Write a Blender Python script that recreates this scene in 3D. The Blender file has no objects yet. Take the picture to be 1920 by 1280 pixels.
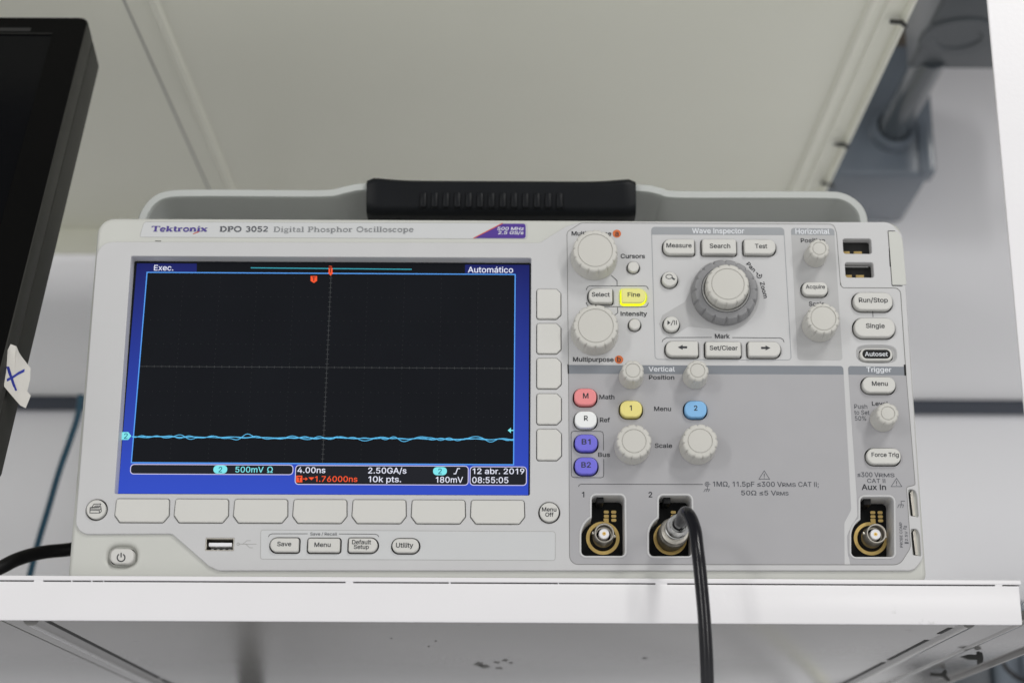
import bpy, bmesh, math, random
import numpy as np
from mathutils import Vector, Matrix
random.seed(7)
S = bpy.context.scene
COL = S.collection

# ------------------------------------------------------------------ camera
FPX, PITCH, ROLL = 3100.0, math.radians(17.29), 0.0047      # focal length for a 1920 px wide picture
CAM = np.array([0.00656, -0.79742, -0.12877])
_fw = np.array([0, math.cos(PITCH), math.sin(PITCH)])
_u0 = np.array([0, -math.sin(PITCH), math.cos(PITCH)]); _r0 = np.array([1.0, 0, 0])
_rt = math.cos(ROLL)*_r0 + math.sin(ROLL)*_u0
_up = -math.sin(ROLL)*_r0 + math.cos(ROLL)*_u0
cd = bpy.data.cameras.new('camera'); cam = bpy.data.objects.new('camera', cd); COL.objects.link(cam)
cd.sensor_width = 36; cd.lens = FPX/1920*36; cd.clip_start = 0.02; cd.clip_end = 60
cam.matrix_world = Matrix(((_rt[0], _up[0], -_fw[0], CAM[0]), (_rt[1], _up[1], -_fw[1], CAM[1]),
                           (_rt[2], _up[2], -_fw[2], CAM[2]), (0, 0, 0, 1)))
cd.dof.use_dof = True; cd.dof.focus_distance = 0.818; cd.dof.aperture_fstop = 7.5
S.camera = cam

# ------------------------------------------------------------------ light
W = bpy.data.worlds.new('World'); S.world = W; W.use_nodes = True
_n, _l = W.node_tree.nodes, W.node_tree.links; bg = _n['Background']
_tc = _n.new('ShaderNodeTexCoord'); _sp = _n.new('ShaderNodeSeparateXYZ'); _cr = _n.new('ShaderNodeValToRGB'); _mr = _n.new('ShaderNodeMapRange')
_l.new(_tc.outputs['Generated'], _sp.inputs[0]); _l.new(_sp.outputs['Z'], _mr.inputs[0]); _mr.inputs[1].default_value = -1; _l.new(_mr.outputs[0], _cr.inputs[0]); _l.new(_cr.outputs[0], bg.inputs[0])
for _k in (0.2, 0.29, 0.475, 0.56): _cr.color_ramp.elements.new(_k)
for _e, (_p, _v) in zip(_cr.color_ramp.elements, ((0.0, 0.42), (0.2, 0.60), (0.29, 0.98), (0.475, 0.98), (0.56, 0.40), (1.0, 0.14))):
    _e.position = _p; _e.color = (_v*0.99, _v*0.99, _v*0.98, 1)
bg.inputs[1].default_value = 0.96                             # a bright room with pale walls all round
def area(name, loc, target, sx, sy, power, col=(1, 0.985, 0.95)):
    l = bpy.data.lights.new(name, 'AREA'); l.shape = 'RECTANGLE'; l.size = sx; l.size_y = sy; l.energy = power; l.color = col
    o = bpy.data.objects.new(name, l); COL.objects.link(o); o.location = loc
    o.rotation_euler = (Vector(target)-Vector(loc)).to_track_quat('-Z', 'Y').to_euler()
    return o
area('ceiling_lamp', (1.0, -1.75, 1.75), (0.0, 0, 0.1), 0.22, 0.8, 20)
area('ceiling_lamp', (-1.3, -2.1, 1.45), (-0.1, 0, 0.1), 0.20, 0.7, 4.5)
area('ceiling_lamp', (3.6, -5.2, 1.45), (0, 0.3, 0.2), 0.4, 1.2, 46)
area('ceiling_lamp', (-3.6, -5.2, 1.45), (0, 0.3, 0.2), 0.4, 1.2, 46)
S.view_settings.view_transform = 'Standard'; S.view_settings.look = 'None'
S.view_settings.exposure = 0.0; S.view_settings.gamma = 1.0; S.view_settings.use_curve_mapping = False

# ------------------------------------------------------------------ materials
MATS = {}
def mat(name, col, rough=0.5, metal=0.0, var=0.04, vscale=60, bump=0.0, bscale=900, coat=0.0, emit=None, estr=1.0, spec=0.5, stains=None):
    if name in MATS: return MATS[name]
    m = bpy.data.materials.new(name); m.use_nodes = True; MATS[name] = m
    n, l = m.node_tree.nodes, m.node_tree.links; p = n['Principled BSDF']
    p.inputs['Roughness'].default_value = rough; p.inputs['Metallic'].default_value = metal
    p.inputs['Specular IOR Level'].default_value = spec
    if coat: p.inputs['Coat Weight'].default_value = coat; p.inputs['Coat Roughness'].default_value = 0.08
    tc = n.new('ShaderNodeTexCoord')
    no = n.new('ShaderNodeTexNoise'); no.inputs['Scale'].default_value = vscale; no.inputs['Detail'].default_value = 5
    l.new(tc.outputs['Object'], no.inputs['Vector'])
    mx = n.new('ShaderNodeMix'); mx.data_type = 'RGBA'
    mx.inputs[6].default_value = (*[c*(1-var) for c in col], 1); mx.inputs[7].default_value = (*[min(1, c*(1+var)) for c in col], 1)
    l.new(no.outputs['Fac'], mx.inputs[0]); out = mx.outputs[2]
    if stains:                                                   # sparse dark specks and scuffs of the paint itself
        sc, lo, hi, sco, stretch = stains
        mp = n.new('ShaderNodeMapping'); mp.inputs['Scale'].default_value = stretch; l.new(tc.outputs['Object'], mp.inputs['Vector'])
        n2 = n.new('ShaderNodeTexNoise'); n2.inputs['Scale'].default_value = sc; n2.inputs['Detail'].default_value = 6; n2.inputs['Roughness'].default_value = 0.65
        l.new(mp.outputs[0], n2.inputs['Vector'])
        r = n.new('ShaderNodeMapRange'); r.inputs[1].default_value = lo; r.inputs[2].default_value = hi; l.new(n2.outputs['Fac'], r.inputs[0])
        m2 = n.new('ShaderNodeMix'); m2.data_type = 'RGBA'; l.new(r.outputs[0], m2.inputs[0]); l.new(out, m2.inputs[6]); m2.inputs[7].default_value = (*sco, 1)
        out = m2.outputs[2]
    l.new(out, p.inputs['Base Color'])
    rm = n.new('ShaderNodeMapRange'); rm.inputs[3].default_value = max(0.02, rough-0.05); rm.inputs[4].default_value = min(1, rough+0.05)
    l.new(no.outputs['Fac'], rm.inputs[0]); l.new(rm.outputs[0], p.inputs['Roughness'])
    if bump:
        nb = n.new('ShaderNodeTexNoise'); nb.inputs['Scale'].default_value = bscale; nb.inputs['Detail'].default_value = 2
        l.new(tc.outputs['Object'], nb.inputs['Vector'])
        b = n.new('ShaderNodeBump'); b.inputs['Strength'].default_value = bump; b.inputs['Distance'].default_value = 0.0004
        l.new(nb.outputs['Fac'], b.inputs['Height']); l.new(b.outputs['Normal'], p.inputs['Normal'])
    if emit:
        p.inputs['Emission Color'].default_value = (*emit, 1); p.inputs['Emission Strength'].default_value = estr
    return m
def lin(r, g, b):
    f = lambda c: (c/255/12.92) if c/255 <= 0.04045 else ((c/255+0.055)/1.055)**2.4
    return (f(r), f(g), f(b))
M_bezel = mat('bezel_plastic', (0.555, 0.556, 0.565), 0.42, bump=0.12, bscale=2600, var=0.025)
M_shell = mat('shell_plastic', (0.56, 0.567, 0.535), 0.42, bump=0.12, bscale=2600, var=0.025)
M_panel = mat('panel_overlay', (0.57, 0.61, 0.605), 0.38, bump=0.06, bscale=3000, var=0.02)
M_label = mat('label_film', (0.585, 0.595, 0.605), 0.3, var=0.02)
M_grey = mat('grey_overlay', (0.385, 0.382, 0.40), 0.42, bump=0.08, bscale=3000, var=0.03)
M_lgrey = mat('light_grey_overlay', (0.44, 0.44, 0.445), 0.42, bump=0.06, bscale=3000, var=0.02)
M_head = mat('header_overlay', (0.205, 0.222, 0.25), 0.42, var=0.03)
M_head2 = mat('header_overlay_light', (0.31, 0.325, 0.345), 0.42, var=0.03)
M_key = mat('key_rubber', (0.62, 0.615, 0.59), 0.5, bump=0.05, bscale=2500, var=0.02)
M_knob = mat('knob_plastic', (0.57, 0.56, 0.525), 0.45, bump=0.06, bscale=2500, var=0.025)
M_dial = mat('dial_grey', (0.25, 0.25, 0.26), 0.48, bump=0.06, var=0.03)
M_ink = mat('ink_dark', (0.022, 0.024, 0.03), 0.5)
M_inkg = mat('ink_grey', (0.075, 0.08, 0.095), 0.5)
M_inkl = mat('ink_light', (0.20, 0.21, 0.22), 0.5)
M_inkw = mat('ink_white', (0.72, 0.74, 0.78), 0.5)
M_seam = mat('seam_shadow', (0.16, 0.16, 0.15), 0.7)
M_seam2 = mat('seam_faint', (0.36, 0.36, 0.35), 0.6)
M_edge = mat('edge_bright', (0.68, 0.685, 0.67), 0.4)
M_black = mat('black_plastic', (0.008, 0.008, 0.009), 0.5, spec=0.25)
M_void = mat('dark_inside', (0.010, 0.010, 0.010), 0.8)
M_orange = mat('orange_print', (0.62, 0.14, 0.03), 0.5)
M_violet = mat('violet_print', (0.075, 0.032, 0.27), 0.35)
M_logo = mat('logo_print', (0.07, 0.045, 0.26), 0.4)
M_red = mat('red_print', (0.55, 0.08, 0.05), 0.4)
M_pink = mat('key_pink', (0.80, 0.26, 0.27), 0.45, var=0.02)
M_white = mat('key_white', (0.84, 0.85, 0.86), 0.45, var=0.01)
M_blue = mat('key_violet', (0.165, 0.15, 0.70), 0.45, var=0.02)
M_yel = mat('key_yellow', (0.80, 0.71, 0.24), 0.45, var=0.02)
M_cyan = mat('key_blue', (0.22, 0.47, 0.78), 0.45, var=0.02)
M_fine = mat('key_lit', (0.62, 0.60, 0.25), 0.45, emit=(0.75, 0.72, 0.08), estr=0.22)
M_glow = mat('key_glow', (0.5, 0.5, 0.02), 0.5, emit=(0.85, 0.95, 0.0), estr=1.0)
M_chrome = mat('chrome', (0.75, 0.75, 0.74), 0.16, 1.0, var=0.03)
M_nickel = mat('nickel', (0.62, 0.59, 0.53), 0.33, 1.0, var=0.1, vscale=200)
M_gold = mat('gold', (0.86, 0.62, 0.23), 0.42, 0.75, var=0.12, vscale=150)
M_gold2 = mat('dull_contact', (0.36, 0.26, 0.10), 0.6, 0.5, var=0.2, vscale=300)
M_pcb = mat('black_board', (0.006, 0.0065, 0.007), 0.5, var=0.2, spec=0.15)
M_ptfe = mat('ptfe', (0.80, 0.80, 0.84), 0.5)
M_glass = mat('display_glass', (0.004, 0.0045, 0.006), 0.12, spec=0.15, var=0.3, vscale=30, emit=(0.0035, 0.004, 0.0055), estr=1.0)
M_grip = mat('grip_rubber', (0.0075, 0.0085, 0.0105), 0.40, spec=0.14, bump=0.1, bscale=1500, var=0.2)
M_handle = mat('handle_plastic', (0.49, 0.51, 0.50), 0.45, bump=0.1, bscale=2000, var=0.03)
M_shelf = mat('shelf_paint', (0.80, 0.79, 0.815), 0.33, bump=0.12, bscale=420, var=0.025, vscale=25, stains=(30, 0.70, 0.78, (0.55, 0.55, 0.55), (1, 1, 1)))
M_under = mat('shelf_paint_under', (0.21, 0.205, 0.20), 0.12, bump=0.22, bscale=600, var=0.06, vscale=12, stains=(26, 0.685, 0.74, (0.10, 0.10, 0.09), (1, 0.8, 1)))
M_upper = mat('upper_shelf_paint', (0.90, 0.90, 0.79), 0.40, bump=0.12, bscale=300, var=0.03, vscale=8)
M_wall = mat('wall_paint', (0.85, 0.85, 0.89), 0.7, bump=0.1, bscale=150, var=0.03, vscale=3)
M_rail = mat('rail_paint', (0.03, 0.038, 0.06), 0.5)
M_clip = mat('clip_plastic', (0.035, 0.036, 0.034), 0.5)
M_pvcp = mat('pvc_pipe', (0.06, 0.072, 0.084), 0.22, var=0.05, coat=0.5)
M_pvca = mat('pvc_box_dark', (0.075, 0.085, 0.095), 0.35, var=0.05)
M_pvc = mat('pvc_grey', (0.135, 0.16, 0.195), 0.25, coat=0.3, var=0.05)
M_pvcd = mat('pvc_dark', (0.06, 0.07, 0.085), 0.45, var=0.05)
M_cable = mat('cable_sheath', (0.006, 0.006, 0.009), 0.22, var=0.2, spec=0.4, bump=0.05, bscale=300)
M_teal = mat('teal_sheath', (0.02, 0.10, 0.17), 0.4)
M_mon = mat('monitor_plastic', (0.003, 0.003, 0.003), 0.5, spec=0.05, bump=0.1, bscale=1500)
M_mons = mat('monitor_side', (0.030, 0.030, 0.027), 0.5, spec=0.2, bump=0.1, bscale=1500)
M_mong = mat('monitor_panel', (0.002, 0.0022, 0.003), 0.2, spec=0.12)
M_tape = mat('masking_tape', (0.66, 0.64, 0.60), 0.7, bump=0.4, bscale=500, var=0.08, vscale=90)
M_pen = mat('blue_pen', (0.02, 0.035, 0.33), 0.6)
def emis(name, col, s=1.0):
    return mat(name, (0.004, 0.004, 0.004), 0.15, emit=col, estr=s, var=0, spec=0.15)
E_white = emis('screen_white', (0.80, 0.82, 0.95)); E_line = emis('screen_line', (0.62, 0.60, 0.85))
E_frame = emis('screen_frame', (0.10, 0.36, 0.92)); E_cyan = emis('screen_cyan', (0.22, 0.80, 0.86)); E_trace = emis('screen_trace', (0.12, 0.54, 0.90))
E_teal = emis('screen_teal', (0.05, 0.42, 0.52)); E_or = emis('screen_orange', (0.95, 0.10, 0.03)); E_grid = emis('screen_grid', (0.055, 0.058, 0.06)); E_grid2 = emis('screen_grid_dots', (0.026, 0.028, 0.030))
E_dark = emis('screen_black', (0.012, 0.013, 0.018)); E_navy = emis('screen_navy', (0.012, 0.018, 0.10)); E_dteal = emis('screen_dark_teal', (0.01, 0.10, 0.16))
# display background: viewing-angle dimming from royal blue to navy painted into the emission
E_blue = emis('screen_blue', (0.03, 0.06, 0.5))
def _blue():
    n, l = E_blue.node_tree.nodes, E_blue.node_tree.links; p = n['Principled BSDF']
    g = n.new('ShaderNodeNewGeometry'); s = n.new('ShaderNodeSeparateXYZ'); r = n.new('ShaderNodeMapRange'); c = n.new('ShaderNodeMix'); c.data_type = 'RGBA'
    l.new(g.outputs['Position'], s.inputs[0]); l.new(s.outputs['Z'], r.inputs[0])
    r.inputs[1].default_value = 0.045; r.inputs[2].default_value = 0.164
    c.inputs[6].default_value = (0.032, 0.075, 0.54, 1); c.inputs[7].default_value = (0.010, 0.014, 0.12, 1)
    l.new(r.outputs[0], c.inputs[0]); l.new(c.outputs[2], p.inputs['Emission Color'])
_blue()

# ------------------------------------------------------------------ helpers
def P(px, py, d=0.0):
    """point of the vertical plane d metres in front of the instrument's face that the photograph shows at (px, py)"""
    r = _fw*FPX + _rt*(px-960) + _up*(640-py)
    t = (-d-CAM[1])/r[1]
    return CAM + r*t
def XZ(px, py, d=0.0):
    q = P(px, py, d); return (q[0], q[2])
def pts(l, d=0.0): return [XZ(x, y, d) for x, y in l]
def link(name, me, m, parent=None, smooth=40):
    o = bpy.data.objects.new(name, me); COL.objects.link(o)
    if m is not None:
        me.materials.clear(); me.materials.append(m)
    if smooth and len(me.polygons):
        me.shade_smooth(); me.set_sharp_from_angle(angle=math.radians(smooth))
    if parent is not None: o.parent = parent
    return o
def tag(o, label=None, cat=None, group=None, kind=None):
    if label: o['label'] = label
    if cat: o['category'] = cat
    if group: o['group'] = group
    if kind: o['kind'] = kind
    return o
def empty(name, loc=(0, 0, 0)):
    o = bpy.data.objects.new(name, None); COL.objects.link(o); o.location = loc; o.empty_display_size = 0.02; return o
def mesh_of(ob):
    dg = bpy.context.evaluated_depsgraph_get()
    me = bpy.data.meshes.new_from_object(ob.evaluated_get(dg), depsgraph=dg)
    d = ob.data; bpy.data.objects.remove(ob); return me
def fil(pt, r, n=6, closed=True):
    """round the corners of a polygon; r a number or a list"""
    N = len(pt); out = []
    for i in range(N):
        p = Vector(pt[i]); rr = r[i] if isinstance(r, (list, tuple)) else r
        if (not closed and i in (0, N-1)) or rr <= 0: out.append(tuple(p)); continue
        a, b = Vector(pt[i-1]), Vector(pt[(i+1) % N])
        u, v = (a-p), (b-p); lu, lv = u.length, v.length
        if lu < 1e-9 or lv < 1e-9: continue
        u /= lu; v /= lv; ang = math.acos(max(-1, min(1, u.dot(v))))
        if ang > 3.1: out.append(tuple(p)); continue
        t = min(rr/math.tan(ang/2), lu*0.49, lv*0.49); r2 = t*math.tan(ang/2)
        c = p + (u+v).normalized()*(r2/math.sin(ang/2))
        s, e = p+u*t, p+v*t
        a0 = math.atan2(s.y-c.y, s.x-c.x); a1 = math.atan2(e.y-c.y, e.x-c.x); da = (a1-a0+math.pi) % (2*math.pi)-math.pi
        for k in range(n+1):
            a_ = a0+da*k/n; out.append((c.x+r2*math.cos(a_), c.y+r2*math.sin(a_)))
    return out
def box_xz(px0, py0, px1, py1, d=0.0):
    cy, cx = (py0+py1)/2, (px0+px1)/2
    return P(px0, cy, d)[0], P(cx, py1, d)[2], P(px1, cy, d)[0], P(cx, py0, d)[2]
def rrect(px0, py0, px1, py1, d=0.0, r=0.001, n=6):
    """rounded rectangle; r metres, or [tl, tr, br, bl]"""
    x0, z0, x1, z1 = box_xz(px0, py0, px1, py1, d)
    if not isinstance(r, (list, tuple)): r = [r]*4
    return fil([(x0, z1), (x1, z1), (x1, z0), (x0, z0)], list(r), n)
def circ(cx, cz, r, n=40, a0=0, a1=2*math.pi):
    full = abs(a1-a0-2*math.pi) < 1e-6
    return [(cx+r*math.cos(a0+(a1-a0)*k/(n if full else n-1)), cz+r*math.sin(a0+(a1-a0)*k/(n if full else n-1))) for k in range(n)]
def slab(name, polys, y0, y1, m, parent=None, bevel=0.0, res=2, smooth=40):
    """outlines in (X, Z), holes included, given thickness from y0 (front) to y1 (back)"""
    c = bpy.data.curves.new(name, 'CURVE'); c.dimensions = '2D'; c.fill_mode = 'BOTH'
    for pl in polys:
        s = c.splines.new('POLY'); s.points.add(len(pl)-1); s.use_cyclic_u = True
        for q, (x, z) in zip(s.points, pl): q.co = (x, z, 0, 1)
    h = (y1-y0)/2
    c.extrude = max(h-bevel, 0); c.bevel_depth = bevel; c.bevel_resolution = res; c.offset = -bevel
    ob = bpy.data.objects.new('t', c); COL.objects.link(ob); me = mesh_of(ob)
    bpy.data.curves.remove(c)
    yc = (y0+y1)/2
    me.transform(Matrix(((1, 0, 0, 0), (0, 0, -1, yc), (0, 1, 0, 0), (0, 0, 0, 1))))
    return link(name, me, m, parent, smooth)
def sheet(name, polys, y, m, parent=None):
    """printed sheet: a filled outline with a hair of thickness"""
    return slab(name, polys, y, y+0.00004, m, parent, 0, 0, 0)
def ribbon_bm(bm, p, w, y, closed=False):
    n = len(p); L, R = [], []
    for i in range(n):
        a = Vector(p[i-1]) if (i > 0 or closed) else None
        b = Vector(p[(i+1) % n]) if (i < n-1 or closed) else None
        q = Vector(p[i]); d1 = (q-a).normalized() if a is not None else None; d2 = (b-q).normalized() if b is not None else None
        if d1 is None: t = d2; s = 1
        elif d2 is None: t = d1; s = 1
        else:
            t = (d1+d2); t = t.normalized() if t.length > 1e-6 else d1; s = 1/max(0.4, t.dot(d1))
        nn = Vector((-t.y, t.x))*(w/2*s)
        L.append(bm.verts.new((q.x+nn.x, y, q.y+nn.y))); R.append(bm.verts.new((q.x-nn.x, y, q.y-nn.y)))
    for i in range(n if closed else n-1):
        j = (i+1) % n; bm.faces.new((L[i], R[i], R[j], L[j]))
def ribbons(name, lines, y, m, parent=None):
    """lines: (points XZ, width m, closed)"""
    bm = bmesh.new()
    for ln in lines: ribbon_bm(bm, ln[0], ln[1], y, ln[2] if len(ln) > 2 else False)
    bmesh.ops.recalc_face_normals(bm, faces=bm.faces)
    me = bpy.data.meshes.new(name); bm.to_mesh(me); bm.free()
    return link(name, me, m, parent, 0)
def stroke(name, lines, d, m, parent=None, w=1.2):
    """lines in pixels: each (points, closed) ; w in pixels"""
    for l, c in lines: ribbons(name, [(pts(l, d), w*0.00026, c)], -d, m, parent)
def inset(poly, d):
    n = len(poly); out = []
    A = sum(poly[i][0]*poly[(i+1) % n][1]-poly[(i+1) % n][0]*poly[i][1] for i in range(n))
    sgn = 1 if A > 0 else -1
    for i in range(n):
        a, p, b = Vector(poly[i-1]), Vector(poly[i]), Vector(poly[(i+1) % n])
        d1, d2 = (p-a), (b-p)
        if d1.length < 1e-9 or d2.length < 1e-9: continue
        t = (d1.normalized()+d2.normalized()).normalized(); s = 1/max(0.5, t.dot(d1.normalized()))
        out.append((p.x-sgn*t.y*d*s, p.y+sgn*t.x*d*s))
    return out
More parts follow.
